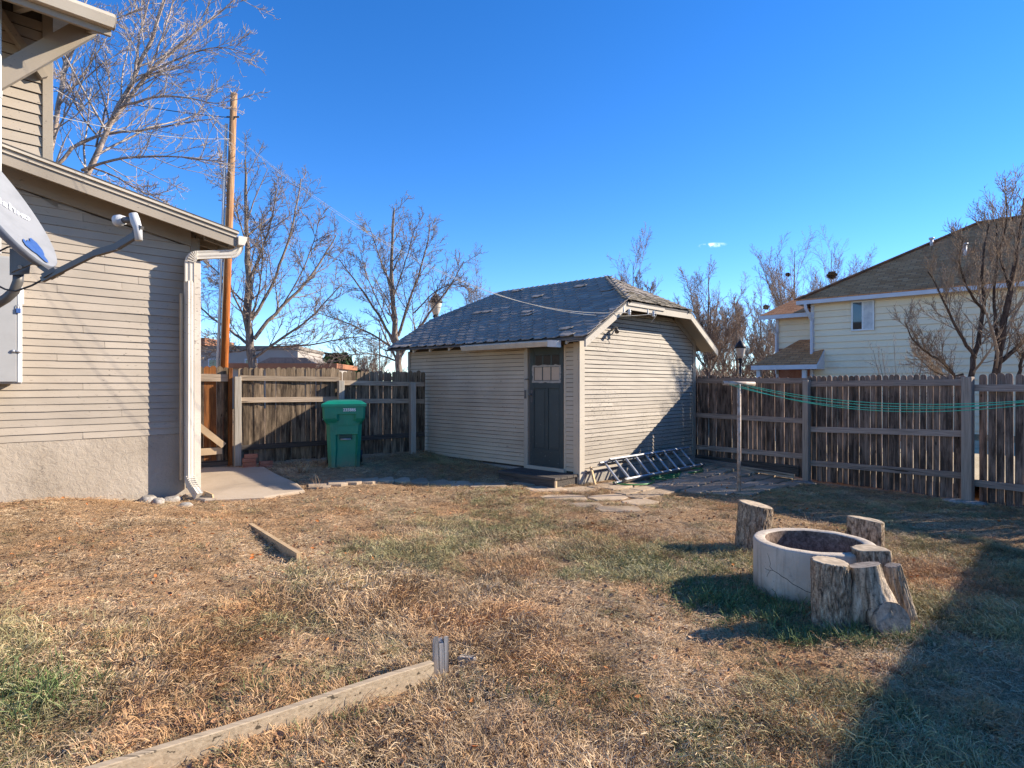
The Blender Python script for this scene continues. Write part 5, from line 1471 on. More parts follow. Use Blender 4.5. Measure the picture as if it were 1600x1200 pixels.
# ------------------------------------------------------------------ bare trees
def resample(pts, k):
    pts = np.asarray(pts, float); d = np.r_[0, np.cumsum(np.linalg.norm(np.diff(pts, axis=0), axis=1))]
    # smooth (Catmull-like) through dense linear samples
    s = np.linspace(0, d[-1], k); out = np.stack([np.interp(s, d, pts[:, i]) for i in range(pts.shape[1])], 1)
    for _ in range(2): out[1:-1] = out[1:-1]*.5 + (out[:-2]+out[2:])*.25
    return out
def tubes_np(P, Rr, sides):
    """P (m,k,3), Rr (m,k): one open tube per branch"""
    m, k, _ = P.shape
    T = np.gradient(P, axis=1); T /= np.linalg.norm(T, axis=2, keepdims=True)+1e-9
    ref = np.where(np.abs(T[:, :1, 2:3]) > .85, np.array([1., 0, 0]), np.array([0, 0, 1.]))
    ref = np.broadcast_to(ref, T.shape)
    A = np.cross(T, ref); A /= np.linalg.norm(A, axis=2, keepdims=True)+1e-9
    B = np.cross(T, A)
    an = np.linspace(0, 2*np.pi, sides, endpoint=False)
    V = P[:, :, None] + (A[:, :, None]*np.cos(an)[None, None, :, None] + B[:, :, None]*np.sin(an)[None, None, :, None])*Rr[:, :, None, None]
    V = V.reshape(-1, 3)
    idx = np.arange(m*k*sides).reshape(m, k, sides)
    a = idx[:, :-1]; b = idx[:, 1:]
    F = np.stack([a, np.roll(a, -1, 2), np.roll(b, -1, 2), b], -1).reshape(-1, 4)
    return V, F
def sprout(P, Rr, c, lmul, ang, g, up=.1, jit=.25, f0=.2, rmul=.6, rmin=.003, k=5, lmin=.1, tip=.35, absl=None):
    m, kp, _ = P.shape
    f = f0 + (1-f0)*(np.arange(c)[None, :] + g.random((m, c)))/c
    f = np.clip(f, 0, .985); x = f*(kp-1); i0 = np.floor(x).astype(int); fr_ = (x-i0)[..., None]
    ar = np.arange(m)[:, None]
    p0 = P[ar, i0]*(1-fr_) + P[ar, i0+1]*fr_
    t = P[ar, i0+1]-P[ar, i0]; t /= np.linalg.norm(t, axis=2, keepdims=True)+1e-9
    r0 = (Rr[ar, i0]*(1-fr_[..., 0]) + Rr[ar, i0+1]*fr_[..., 0])
    L = np.linalg.norm(np.diff(P, axis=1), axis=2).sum(1)[:, None]
    ln = (L*lmul if absl is None else absl)*(1.15-.65*f)*g.uniform(.55, 1.25, (m, c)); ln = np.maximum(ln, lmin)
    rv = g.normal(size=(m, c, 3)); rv -= t*(rv*t).sum(2, keepdims=True); rv /= np.linalg.norm(rv, axis=2, keepdims=True)+1e-9
    a = np.radians(g.normal(ang, 11, (m, c)))[..., None]
    d = t*np.cos(a) + rv*np.sin(a); d = d.reshape(-1, 3); n = len(d)
    ln = ln.reshape(-1, 1); p = p0.reshape(-1, 3); r0 = np.maximum(r0.reshape(-1)*rmul*g.uniform(.75, 1.1, n), rmin)
    out = np.zeros((n, k, 3)); out[:, 0] = p
    for j in range(1, k):
        d = d + g.normal(size=(n, 3))*jit*.5 + np.array([0, 0, up]); d /= np.linalg.norm(d, axis=1, keepdims=True)
        out[:, j] = out[:, j-1] + d*ln/(k-1)
    R_ = r0[:, None]*np.linspace(1, tip, k)[None, :]
    return out, np.maximum(R_, rmin*.6)
def make_tree(name, base, limbs, lv, seed, bark, twig, label, cat='tree', group=None, trunk_n=1, extra=None):
    """limbs: [(points, r0, r1)] in world space; lv: sprout settings level by level"""
    g = np.random.default_rng(seed)
    o = thing(name, base, 0, label, cat, group)
    b = np.array(base)
    P0 = np.stack([resample(np.asarray(l[0], float)-b, 14) for l in limbs]); R0 = np.stack([np.linspace(l[1], l[2], 14) for l in limbs])
    for q in range(1, 13): P0[:, q] += g.normal(size=(len(limbs), 3))*R0[:, q:q+1]*.35
    V, F = tubes_np(P0, R0, 9)
    link_mesh('trunk', quads_mesh('trunk', V, F, True), o, bark)
    VV, FF, n0 = [], [], 0
    P, Rr = P0, R0
    for li, s in enumerate(lv):
        s = dict(s); sd = s.pop('sides', 4 if li == 0 else 3)
        P, Rr = sprout(P, Rr, g=g, **s)
        V, F = tubes_np(P, Rr, sd)
        VV.append(V); FF.append(F+n0); n0 += len(V)
    link_mesh('crown', quads_mesh('crown', np.concatenate(VV), np.concatenate(FF), True), o, twig)
    return o
def PX(x, y, d): return ((x-800)/980*d, d, 1.6+(600-y)/980*d)
def limb(px, d, r0, r1, rnd, spread=1.0):
    """a limb traced in the picture, with its own wander in depth"""
    n = len(px); w = rnd.uniform(-1, 1)*spread; out = []
    for i, (x, y) in enumerate(px):
        dd = d + w*(i/(n-1))**1.2; out.append(PX(x, y, dd))
    return (out, r0, r1)
rt = random.Random(77)
# the pale tree behind the house
d_ = 13.0
L1 = [limb([(112,345),(140,262),(165,205),(185,165),(205,130),(225,85),(248,40),(268,-40),(285,-120)], d_, .066, .018, rt, .4),
      limb([(178,183),(205,150),(235,108),(268,82),(300,55),(345,18),(372,-5)], d_, .045, .010, rt, -1.2),
      limb([(186,168),(215,158),(240,150),(280,150),(315,158),(345,165),(360,157)], d_, .030, .006, rt, 1.5),
      limb([(85,262),(105,236),(125,220),(155,209),(200,206),(250,200),(300,188),(335,186)], d_, .040, .007, rt, 1.0),
      limb([(128,266),(150,256),(185,246),(230,245),(275,243),(315,250),(350,252)], d_, .032, .006, rt, 1.4),
      limb([(200,135),(222,120),(250,105),(300,82),(345,70),(386,84)], d_, .028, .006, rt, 1.2),
      limb([(212,110),(216,60),(228,20),(240,-30)], d_, .030, .010, rt, 1.0),
      limb([(62,340),(78,245),(90,175),(101,110),(108,72),(113,30),(118,-40)], d_, .060, .03, rt, .3),
      limb([(106,90),(125,60),(150,40),(185,28),(225,12)], d_, .022, .006, rt, 1.2),
      limb([(150,230),(168,160),(172,120),(165,85)], d_, .022, .006, rt, 1.2),
      limb([(140,260),(180,275),(220,300),(250,310),(280,330)], d_, .022, .005, rt, 1.0),
      limb([(230,120),(260,40),(280,-30)], d_, .024, .010, rt, 1.0),
      limb([(150,210),(120,170),(112,140),(100,120)], d_, .02, .006, rt, 1.0)]
make_tree('bare_tree', PX(112,640,d_)[:2]+(.2,), L1, [dict(c=14, lmul=.40, ang=40, up=.02, jit=.16, f0=.12, rmul=.5, rmin=.0085, k=7), dict(c=6, lmul=.46, ang=38, up=.05, jit=.18, f0=.1, rmul=.6, rmin=.0068, k=6), dict(c=4, lmul=.42, ang=40, up=.16, jit=.22, f0=.15, rmul=.8, rmin=.0055, k=6, tip=.6)],
    5, M['bark_pale'], M['twig_pale'], 'large pale-barked bare tree spreading above the house roof by the utility pole')
# second tree, just beyond the left fence
d_ = 21.0
L2 = [limb([(393,600),(392,560),(391,520),(389,480),(387,420),(386,370),(385,310),(383,250)], d_, 0.1560, .03, rt, .4),
      limb([(397,530),(420,500),(455,468),(485,435),(510,395),(525,368)], d_, 0.0686, .02, rt, -2.5),
      limb([(393,500),(418,462),(440,410),(455,365),(466,310),(470,280)], d_, 0.0585, .02, rt, 2.0),
      limb([(395,560),(430,535),(462,515),(485,498),(510,470),(530,448)], d_, 0.0530, .016, rt, 2.0),
      limb([(391,540),(368,522),(345,508),(322,488),(300,470)], d_, 0.0530, .02, rt, 1.5),
      limb([(389,480),(368,460),(345,430),(320,405)], d_, 0.0374, .015, rt, -2.0),
      limb([(395,548),(430,541),(480,540),(530,530),(570,525)], d_, 0.0398, .012, rt, -2.0),
      limb([(388,440),(405,400),(424,350),(432,300)], d_, 0.0343, .014, rt, 1.5),
      limb([(392,500),(405,455),(412,400),(405,340)], d_, 0.0320, .014, rt, -2.0),
      limb([(440,480),(470,430),(490,380),(500,340)], d_, 0.0265, .012, rt, -1.0),
      limb([(386,380),(372,340),(360,310),(352,280)], d_, 0.0265, .012, rt, 1.0),
      limb([(391,545),(370,550),(345,548),(320,545)], d_, 0.0320, .014, rt, 1.0)]
make_tree('bare_tree', PX(393,640,d_)[:2]+(.2,), L2, [dict(c=13, lmul=.36, ang=40, up=.08, jit=.15, f0=.12, rmul=.42, rmin=.012, k=6, lmin=.6), dict(c=9, lmul=.40, ang=42, up=.06, jit=.16, f0=.1, rmul=.55, rmin=.0092, k=5, lmin=.3), dict(c=5, lmul=.30, ang=48, up=.05, jit=.2, f0=.15, rmul=.8, rmin=.0074, k=4, tip=.6, lmin=.12)],
    6, M['bark_grey'], M['twig_grey'], 'grey bare tree with many limbs rising behind the left fence beside the utility pole')
d_ = 25.0
L3 = [limb([(624,610),(624,570),(622,540),(616,490),(612,440),(612,400),(614,360),(616,325)], d_, 0.1560, .03, rt, .4),
      limb([(621,545),(600,505),(575,468),(552,435),(530,405)], d_, 0.0640, .018, rt, 2.0),
      limb([(622,525),(640,470),(655,425),(668,385),(672,350)], d_, 0.0640, .018, rt, -2.0),
      limb([(624,560),(650,520),(680,478),(705,445),(725,408)], d_, 0.0686, .018, rt, 1.8),
      limb([(622,550),(592,528),(560,512),(525,498),(500,490)], d_, 0.0476, .014, rt, -2.0),
      limb([(622,565),(590,553),(555,553),(520,560)], d_, 0.0374, .012, rt, 1.5),
      limb([(614,455),(598,415),(586,380),(578,355)], d_, 0.0320, .014, rt, 1.5),
      limb([(613,470),(630,420),(642,380),(648,355)], d_, 0.0320, .014, rt, -1.5),
      limb([(645,490),(680,455),(712,440),(738,455)], d_, 0.0289, .012, rt, -1.0),
      limb([(606,505),(588,465),(572,430),(560,380)], d_, 0.0265, .012, rt, 1.0),
      limb([(624,548),(660,540),(690,520),(720,505)], d_, 0.0265, .012, rt, -1.0)]
make_tree('bare_tree', PX(624,640,d_)[:2]+(.2,), L3, [dict(c=13, lmul=.36, ang=40, up=.08, jit=.15, f0=.12, rmul=.42, rmin=.012, k=6, lmin=.6), dict(c=9, lmul=.40, ang=42, up=.06, jit=.16, f0=.1, rmul=.55, rmin=.0092, k=5, lmin=.3), dict(c=5, lmul=.30, ang=48, up=.05, jit=.2, f0=.15, rmul=.8, rmin=.0074, k=4, tip=.6, lmin=.12)],
    7, M['bark_grey'], M['twig_grey'], 'grey bare tree standing behind the shed roof left end near the street lamp')
# the dark multi-stemmed tree in front of the neighbour's wall
d_ = 14.0
L4 = [limb([(1552,620),(1556,570),(1568,510),(1580,450),(1592,385),(1600,310)], d_, 0.0884, .02, rt, .5),
      limb([(1508,620),(1518,575),(1530,530),(1538,470),(1534,410),(1545,350)], d_, 0.0680, .015, rt, -.8),
      limb([(1500,600),(1478,568),(1450,552),(1425,532),(1415,505)], d_, 0.0374, .01, rt, .8),
      limb([(1524,560),(1500,520),(1478,480),(1462,440),(1450,425)], d_, 0.0408, .01, rt, -.6),
      limb([(1556,570),(1590,545),(1625,500),(1650,440)], d_, 0.0544, .014, rt, .6),
      limb([(1540,490),(1512,455),(1498,410),(1505,370)], d_, 0.0340, .01, rt, .8),
      limb([(1562,540),(1550,470),(1560,410),(1556,345)], d_, 0.0408, .012, rt, -.8),
      limb([(1505,585),(1480,590),(1455,578),(1438,560)], d_, 0.0272, .008, rt, .6),
      limb([(1580,460),(1560,400),(1575,340),(1570,300)], d_, 0.0306, .01, rt, .4),
      limb([(1590,590),(1600,550),(1640,520)], d_, 0.0408, .01, rt, .4)]
make_tree('bare_tree', PX(1530,650,d_)[:2]+(.0,), L4, [dict(c=14, lmul=.42, ang=36, up=.14, jit=.16, f0=.1, rmul=.42, rmin=.008, k=6, lmin=.4), dict(c=10, lmul=.48, ang=34, up=.14, jit=.18, f0=.1, rmul=.6, rmin=.0058, k=5, lmin=.25), dict(c=4, lmul=.42, ang=38, up=.12, jit=.25, f0=.15, rmul=.8, rmin=.0048, k=4, tip=.6)],
    8, M['bark_dark'], M['twig_dark'], 'dark multi-stemmed bare tree in front of the cream neighbouring house')
def bush(base, h, n, spread, seed, bark, twig, label, name='bare_shrub', cat='shrub', r=.018, lv=None, group=None):
    g = np.random.default_rng(seed); limbs = []
    for i in range(n):
        a = g.uniform(0, 2*np.pi); s = spread*g.uniform(.3, 1); hh = h*g.uniform(.65, 1.0); b = np.array(base)
        q = np.array([math.cos(a), math.sin(a), 0])
        limbs.append(([b+q*.1*s, b+q*.35*s+[0,0,hh*.35], b+q*.75*s+[0,0,hh*.7], b+q*1.0*s+[0,0,hh]], r*g.uniform(.7,1.2), r*.25))
    return make_tree(name, base, limbs, lv or [dict(c=8, lmul=.33, ang=30, up=.2, jit=.25, f0=.15, rmul=.5, rmin=.005, k=5), dict(c=3, lmul=.45, ang=34, up=.15, jit=.3, f0=.15, rmul=.6, rmin=.004, k=4)], seed, bark, twig, label, cat, group)
bush((PX(1408,600,16)[0], 16, 0), 2.75, 9, .95, 41, M['bark_grey'], M['twig_grey'], 'thin upright leafless shrub against the cream neighbouring wall')
bush((PX(1465,600,16.5)[0], 16.5, 0), 2.5, 8, .9, 42, M['bark_grey'], M['twig_grey'], 'leafless twiggy shrub between the thin shrub and the dark tree')
def generic(px, d, ytop, seed, label, spread=.32, bark='bark_grey', twig='twig_brown', n=9, r=.2, upk=.16, lean=0, lv=None, group='bare trees beyond the right fence'):
    """a bare tree with a forking trunk; ytop is where its crown ends in the picture"""
    g = np.random.default_rng(seed); h = 1.6+(600-ytop)/980*d; bx = (px-800)/980*d; b = np.array([bx, d, 0.])
    limbs = [([b, b+[.05*h*lean,0,h*.35], b+[.08*h*lean,.1,h*.7], b+[.1*h*lean,.1,h]], r*.7, r*.07)]
    for i in range(n):
        a = 2*np.pi*(i+g.random())/n; z0 = h*g.uniform(.16, .5); s = spread*h*g.uniform(.6, 1.1); q = np.array([math.cos(a), math.sin(a), 0])
        top = min(h*.98, z0+h*g.uniform(.3,.55))
        p0 = b+np.array([.05*h*lean*z0/h/.35, 0, z0])
        limbs.append(([p0, p0+q*s*.4+[0,0,(top-z0)*.3], p0+q*s*.8+[0,0,(top-z0)*.68], p0+q*s+[0,0,top-z0]], r*.27, r*.05))
    return make_tree('bare_tree', (bx, d, 0), limbs, lv or [dict(c=13, lmul=.44, ang=30, up=.2, jit=.14, f0=.1, rmul=.42, rmin=.012, k=5), dict(c=11, lmul=.48, ang=36, up=.12, jit=.16, f0=.1, rmul=.6, rmin=.0085, k=4), dict(c=7, lmul=.42, ang=42, up=.06, jit=.25, f0=.15, rmul=.8, rmin=.007, k=3, tip=.6)], seed, M[bark], M[twig], label, 'tree', group)
generic(1108, 33, 428, 51, 'tall bare tree standing immediately right of the shed gable', .22, n=9, r=.2)
generic(1152, 38, 470, 52, 'bare tree behind the dark street lamp right of the shed', .26, n=8, r=.16)
generic(1190, 42, 462, 53, 'bare tree between the dark street lamp and the neighbouring porch roof', .3, n=8, r=.17)
generic(1238, 46, 392, 54, 'tallest bare tree with leafy nests left of the neighbouring house', .30, n=10, r=.24, lean=.2)
generic(1300, 50, 392, 55, 'bare tree whose top shows above the neighbouring roof slope', .24, n=9, r=.2)
generic(1222, 36, 505, 56, 'low twiggy bare tree beside the neighbouring porch roof', .4, n=8, r=.12, twig='twig_grey')
generic(1130, 52, 480, 57, 'distant bare tree seen through the twigs beside the shed', .3, n=8, r=.16)
generic(990, 30, 408, 58, 'bare tree of which only twig tips show above the shed ridge', .16, n=8, r=.15, group='bare trees behind the shed')
generic(745, 40, 440, 59, 'bare tree whose twig tips show above the ridge left end', .2, n=7, r=.14, group='bare trees behind the shed')
generic(583, 60, 545, 60, 'small far bare tree between the two grey trees', .35, n=7, r=.14, group='far trees beyond the left fence')
generic(560, 75, 560, 61, 'tiny far bare tree beside the thin metal post', .4, n=7, r=.16, group='far trees beyond the left fence')
generic(700, 90, 560, 62, 'far bare tree low behind the shed roof', .4, n=7, r=.16, group='far trees beyond the left fence')
# conifer
cx_, d_ = (528-800)/980*55, 55
cf = thing('conifer', (cx_, d_, 0), 0, 'small round dark green conifer far beyond the left fence', 'tree')
MB().tube([(0,0,0),(0,0,3.5)], [.15,.05], 8).build('trunk', M['bark_dark'], cf)
g = np.random.default_rng(5); VV = []; n_ = 1500
z_ = 1.2+3.0*g.random(n_)**1.1; rad = np.sqrt(np.clip(1-((z_-2.2)/2.1)**2, .02, 1))*1.75*np.sqrt(g.random(n_)); a = g.uniform(0, 6.28, n_)
c_ = np.stack([rad*np.cos(a), rad*np.sin(a), z_], 1)
q1_ = g.normal(size=(n_,3))*.16; q2_ = g.normal(size=(n_,3))*.16
V = np.stack([c_-q1_, c_-q2_, c_+q1_, c_+q2_], 1).reshape(-1, 3)
link_mesh('crown', quads_mesh('crown', V, np.arange(n_*4).reshape(-1, 4)), cf, M['conifer'])
# nests of dead leaves
def nest(px, py, d, r, seed, label):
    g = np.random.default_rng(seed); n_ = 420; v = g.normal(size=(n_,3)); v /= np.linalg.norm(v, axis=1, keepdims=True); c_ = v*r*g.random((n_,1))**.4*np.array([1,1,.85])
    q1_ = g.normal(size=(n_,3))*r*.22; q2_ = g.normal(size=(n_,3))*r*.22
    V = np.stack([c_-q1_, c_-q2_, c_+q1_, c_+q2_], 1).reshape(-1, 3); p = PX(px, py, d)
    o = link_mesh('nest', quads_mesh('nest', V, np.arange(n_*4).reshape(-1, 4)), None, M['nest'], p); tag(o, label, 'nest', 'nests in the bare trees')
nest(1231, 429, 45.5, .15, 1, 'small leafy nest high in the tallest bare tree')
nest(1197, 480, 42.5, .17, 2, 'leafy nest on a branch beside the neighbouring roof corner')
nest(1300, 430, 49, .30, 3, 'largest leafy nest, just above the neighbouring roof slope')
# far wood and russet hedge: masses nobody could count
def mass(name, x0, x1, d, h, n, seed, mats, w=.05):
    g = np.random.default_rng(seed)
    x = g.uniform(x0, x1, n); y = d+g.uniform(-3, 3, n); hh = h*(.55+.45*fbm(x*.3+seed, y*.3, 3)*1.4)
    z0 = g.random(n)*hh*.7; L = g.uniform(.25, .6, n)*h*.5; di = g.normal(size=(n,3))*np.array([.45,.45,.3])+np.array([0,0,.9]); di /= np.linalg.norm(di, axis=1, keepdims=True)
    p0 = np.stack([x, y, z0], 1); p1 = p0+di*L[:, None]; s = np.stack([np.ones(n), g.normal(size=n)*.4, np.zeros(n)], 1)*w
    V = np.stack([p0-s, p0+s, p1+s*.3, p1-s*.3], 1).reshape(-1, 3)
    tag(link_mesh(name, quads_mesh(name, V, np.arange(n*4).reshape(-1, 4)), None, mats), kind='stuff')
mass('hedge', 10, 19, 33, 2.6, 2500, 3, M['nest'], .03)
mass('far_wood', -60, 60, 120, 6.0, 6000, 4, M['twig_brown'], .07)
mass('far_wood', 8, 30, 62, 5.0, 3500, 9, M['twig_brown'], .035)

# ------------------------------------------------------------------ grass and litter (geometry nodes scatter)
def blade_mesh(name, n, rad, hmin, hmax, w, bend_, seed, flat=False, seg=3, comb=False):
    g = np.random.default_rng(seed); V = []; F = []; C = []
    for i in range(n):
        a = g.uniform(0, 6.283); r_ = rad*math.sqrt(g.random()); p = np.array([r_*math.cos(a), r_*math.sin(a), -.004])
        da = g.uniform(0, 6.283) if flat else (g.normal()*.55 if comb else a + g.normal()*.9)
        h = g.uniform(hmin, hmax); el = g.uniform(.02, .22) if flat else R(g.uniform(48, 88)); q = np.array([math.cos(da), math.sin(da)])
        side = np.array([-q[1], q[0], 0])*w*g.uniform(.6, 1.25)*.5
        if flat: p[2] = g.uniform(.002, .016)
        tw = g.normal()*.5; col_ = g.random(); b0 = len(V); k = g.uniform(.4, 1.3)*bend_
        for j in range(seg+1):
            f = j/seg; ww = side*(1-.75*f) + np.array([0,0,1])*np.linalg.norm(side)*math.sin(tw*f)
            V += [p-ww, p+ww]; C += [(col_, f)]*2
            e = el - k*f*(1.6 if not flat else .3)
            p = p + np.array([q[0]*math.cos(e), q[1]*math.cos(e), math.sin(e)])*h/seg
            an = g.normal()*.22; q = np.array([q[0]*math.cos(an)-q[1]*math.sin(an), q[0]*math.sin(an)+q[1]*math.cos(an)])
        for j in range(seg): F.append((b0+2*j, b0+2*j+1, b0+2*j+3, b0+2*j+2))
    V = np.array(V); V[:, 2] = np.maximum(V[:, 2], -.006 if not flat else .001)
    me = quads_mesh(name, V, F, False)
    at = me.color_attributes.new('bl', 'FLOAT_COLOR', 'POINT')
    at.data.foreach_set('color', np.array([(c, 1.0 if flat else f, 0, 1) for c, f in C], np.float32).ravel()); return me
def leaf_mesh(name, s, seed):
    g = np.random.default_rng(seed); out = [(0,-1),(.42,-.45),(.5,.1),(.25,.6),(0,1),(-.25,.6),(-.5,.1),(-.42,-.45)]; cu = g.uniform(.2, .7)
    V = [(x*s, y*s, .004+cu*s*(x*x*1.6+y*y*.5)) for x, y in out]
    mid = [(0, y*s, .002+cu*s*y*y*.5) for y in (-.45,.1,.6)]
    V += mid; F = [(0,1,8,7),(1,2,9,8),(2,3,10,9),(7,8,9,6),(6,9,10,5),(3,4,5,10)]
    me = quads_mesh(name, V, F, False); at = me.color_attributes.new('bl', 'FLOAT_COLOR', 'POINT')
    at.data.foreach_set('color', np.array([(g.random(), 1, 0, 1)]*len(V), np.float32).ravel()); return me
def scatter(name, protos, mat, pts, yaw, scale, tilt, seed):
    g = np.random.default_rng(seed)
    pc = bpy.data.collections.new(name + '_kinds')
    for i, m_ in enumerate(protos):
        m_.materials.append(mat); o = bpy.data.objects.new('%s_kind' % name, m_); pc.objects.link(o)
    n = len(pts); me = bpy.data.meshes.new(name); me.vertices.add(n); me.vertices.foreach_set('co', np.asarray(pts, np.float32).ravel())
    a = me.attributes.new('rot', 'FLOAT_VECTOR', 'POINT'); rot = np.stack([g.normal(size=n)*tilt, g.normal(size=n)*tilt, yaw], 1); a.data.foreach_set('vector', rot.astype(np.float32).ravel())
    a = me.attributes.new('scl', 'FLOAT', 'POINT'); a.data.foreach_set('value', np.asarray(scale, np.float32))
    a = me.attributes.new('pick', 'INT', 'POINT'); a.data.foreach_set('value', g.integers(0, len(protos), n).astype(np.int32))
    o = link_mesh(name, me); tag(o, kind='stuff')
    ng = bpy.data.node_groups.new(name + '_scatter', 'GeometryNodeTree')
    ng.interface.new_socket('Geometry', in_out='INPUT', socket_type='NodeSocketGeometry'); ng.interface.new_socket('Geometry', in_out='OUTPUT', socket_type='NodeSocketGeometry')
    N = ng.nodes.new; gi, go, ip, ci = N('NodeGroupInput'), N('NodeGroupOutput'), N('GeometryNodeInstanceOnPoints'), N('GeometryNodeCollectionInfo')
    ci.inputs['Collection'].default_value = pc; ci.inputs['Separate Children'].default_value = True; ci.inputs['Reset Children'].default_value = True
    def na(nm, ty):
        q = N('GeometryNodeInputNamedAttribute'); q.data_type = ty; q.inputs['Name'].default_value = nm
        return next(s for s in q.outputs if s.enabled and s.name == 'Attribute')
    l = ng.links.new
    l(gi.outputs[0], ip.inputs['Points']); l(ci.outputs[0], ip.inputs['Instance']); ip.inputs['Pick Instance'].default_value = True
    l(na('pick', 'INT'), ip.inputs['Instance Index'])
    er = N('FunctionNodeEulerToRotation'); l(na('rot', 'FLOAT_VECTOR'), er.inputs[0]); l(er.outputs[0], ip.inputs['Rotation'])
    l(na('scl', 'FLOAT'), ip.inputs['Scale']); l(ip.outputs[0], go.inputs[0])
    md = o.modifiers.new('scatter', 'NODES'); md.node_group = ng
    return o
def inpoly(x, y, poly):
    c = np.zeros(len(x), bool); n = len(poly); j = n-1
    for i in range(n):
        xi, yi = poly[i]; xj, yj = poly[j]
        with np.errstate(divide='ignore', invalid='ignore'):
            c ^= ((yi > y) != (yj > y)) & (x < (xj-xi)*(y-yi)/(yj-yi+1e-12)+xi)
        j = i
    return c
shed_poly = [fr(SO, -.02, -.02)[:2], fr(SO, SW+.02, -.02)[:2], fr(SO, SW+.02, SL)[:2], fr(SO, -.02, SL)[:2]]
step_poly = [fr(SO, a, b)[:2] for a, b in ((-.62,0),(0,0),(0,1.25),(-.62,1.25))]
pat_poly = [fr(SO, a, b)[:2] for a, b in ((.2,0),(3.9,0),(3.9,-1.75),(1.0,-1.75),(.35,-1.2),(-.1,-.6))]
house_poly = [fr(HO, a, b)[:2] for a, b in ((-6,-.02),(0,-.02),(0,5),(-6,5))]
lawn = [(1.5,1.0),(9,7),(6.9,8.7),(3.7,12.6),(2.0,10.6),(-5.2,10.4),(-6.5,6.0),(-5.5,4.0),(-2.6,1.0)]
def cand(dens, seed, ymin=1.2, ymax=12.5):
    """even random points over what the yard shows, thinned with distance by dens(y)"""
    g = np.random.default_rng(seed); out = []
    y = ymin
    while y < ymax:
        y1 = y+.5; xl, xr = -.86*y1-.7, .86*y1+.7; n = int(dens(y)*(xr-xl)*.5)
        out.append(np.stack([g.uniform(xl, xr, n), g.uniform(y, y1, n)], 1)); y = y1
    p = np.concatenate(out); x, yy = p[:, 0], p[:, 1]
    ok = ~inpoly(x, yy, shed_poly) & ~inpoly(x, yy, house_poly) & ~inpoly(x, yy, pl) & ~inpoly(x, yy, step_poly)
    # beyond the fences nothing shows
    sR = (x-RA_.x)*fn.x + (yy-RA_.y)*fn.y; ok &= sR < .05
    ln = Vector((-math.sin(la), math.cos(la))); sL = (x-LA.x)*ln.x + (yy-LA.y)*ln.y; ok &= sL < .02
    ok &= ~((np.abs((x+.41)*.617-(yy-3.35)*.787+.02) < .075) & (x < -.2) & (x > -2.4))
    ok &= ((x-2.33)**2+(yy-4.85)**2 > .45**2)
    for sx, sy, sr in ((2.335,6.10,.16),(3.17,5.62,.14),(2.125,4.17,.12),(2.6,4.46,.13),(2.665,4.24,.08),(2.4,4.06,.12)): ok &= ((x-sx)**2+(yy-sy)**2 > sr**2)
    for cx_, cy_, w_, h_, a_ in path_c:
        dx, dy = x-cx_, yy-cy_; e_ = np.abs((dx*math.cos(a_)+dy*math.sin(a_))/(w_*.5))**3 + np.abs((-dx*math.sin(a_)+dy*math.cos(a_))/(h_*.5))**3
        ok &= (e_ > 1.0) | (g.random(len(x)) < .02)
    p = p[ok]; return p, g
def blob(x, y, cx, cy, rx, ry, soft=.5):
    d_ = np.sqrt(((x-cx)/rx)**2+((y-cy)/ry)**2); return 1-sst(1-soft, 1+soft, d_)
def fields(x, y):
    f = {}
    n1 = fbm(x*1.1+3, y*1.1+8, 4); n2 = fbm(x*2.7+40, y*2.7+13, 3); n3 = fbm(x*.7+90, y*.7+70, 3)
    f['n1'], f['n2'], f['n3'] = n1, n2, n3
    f['bare'] = np.clip(sst(-.9, -2.1, x + .25*(n1-.5)*4 - .0*y)*sst(3.2, 4.1, y+.8*(n2-.5)) + blob(x, y, -2.6, 9.6, 3.2, 1.6, .25)*.95, 0, 1)
    f['shade'] = sst(3.7, 3.1, (x-RA_.x)*(-fn.x)+(y-RA_.y)*(-fn.y))      # the strip along the right fence
    f['pit'] = np.maximum(blob(x, y, 1.75, 4.75, .55, .55, .5), np.maximum(blob(x, y, 1.55, 5.4, .5, .35, .5)*.8, np.maximum(blob(x, y, 1.2, 5.55, .3, .22, .5), blob(x, y, 2.1, 3.95, .55, .16, .6))))
    f['stone'] = inpoly(x, y, pat_poly).astype(float)
    # path stones
    pd = np.abs((y - 9.25) - (x+1.9)*.25); f['path'] = x*0
    return f
# dry grass
def place(name, protos, mat, dens, seed, prob, smin, smax, zoff=0., tilt=.12, wind=None):
    p, g = cand(dens, seed); x, y = p[:, 0], p[:, 1]; f = fields(x, y)
    pr_ = np.clip(prob(x, y, f), 0, 1); k = g.random(len(x)) < pr_
    x, y = x[k], y[k]; n = len(x)
    s = g.uniform(smin, smax, n)
    if wind is not None:
        f2 = {q: v[k] for q, v in f.items()}; s = s*wind(x, y, f2)
    return scatter(name, protos, mat, np.stack([x, y, gza(x, y)+zoff], 1), fbm(x*1.3+7, y*1.3+3, 3)*16 + g.normal(size=n)*.7, s, tilt, seed), n
dry = [blade_mesh('dry_grass', 48, .07, .015, .06, .0030, 1.05, s) for s in range(5)] + [blade_mesh('dry_grass', 40, .085, .03, .095, .0030, 1.45, s, False, 3, True) for s in range(5, 10)]
oli = [blade_mesh('olive_grass', 40, .065, .03, .10, .0036, 1.0, s) for s in range(20, 23)] + [blade_mesh('olive_grass', 42, .075, .03, .11, .0031, 1.45, s, False, 3, True) for s in range(23, 27)]
grn = [blade_mesh('green_grass', 26, .055, .03, .10, .0042, .8, s) for s in range(30, 34)]
strw = [blade_mesh('straw_litter', 34, .09, .012, .065, .0034, .5, s, True, 2) for s in range(40, 46)]
lvs = [leaf_mesh('leaf_litter', .022, s) for s in range(5)]
lvo = [leaf_mesh('orange_leaf', .026, s) for s in range(60, 63)]
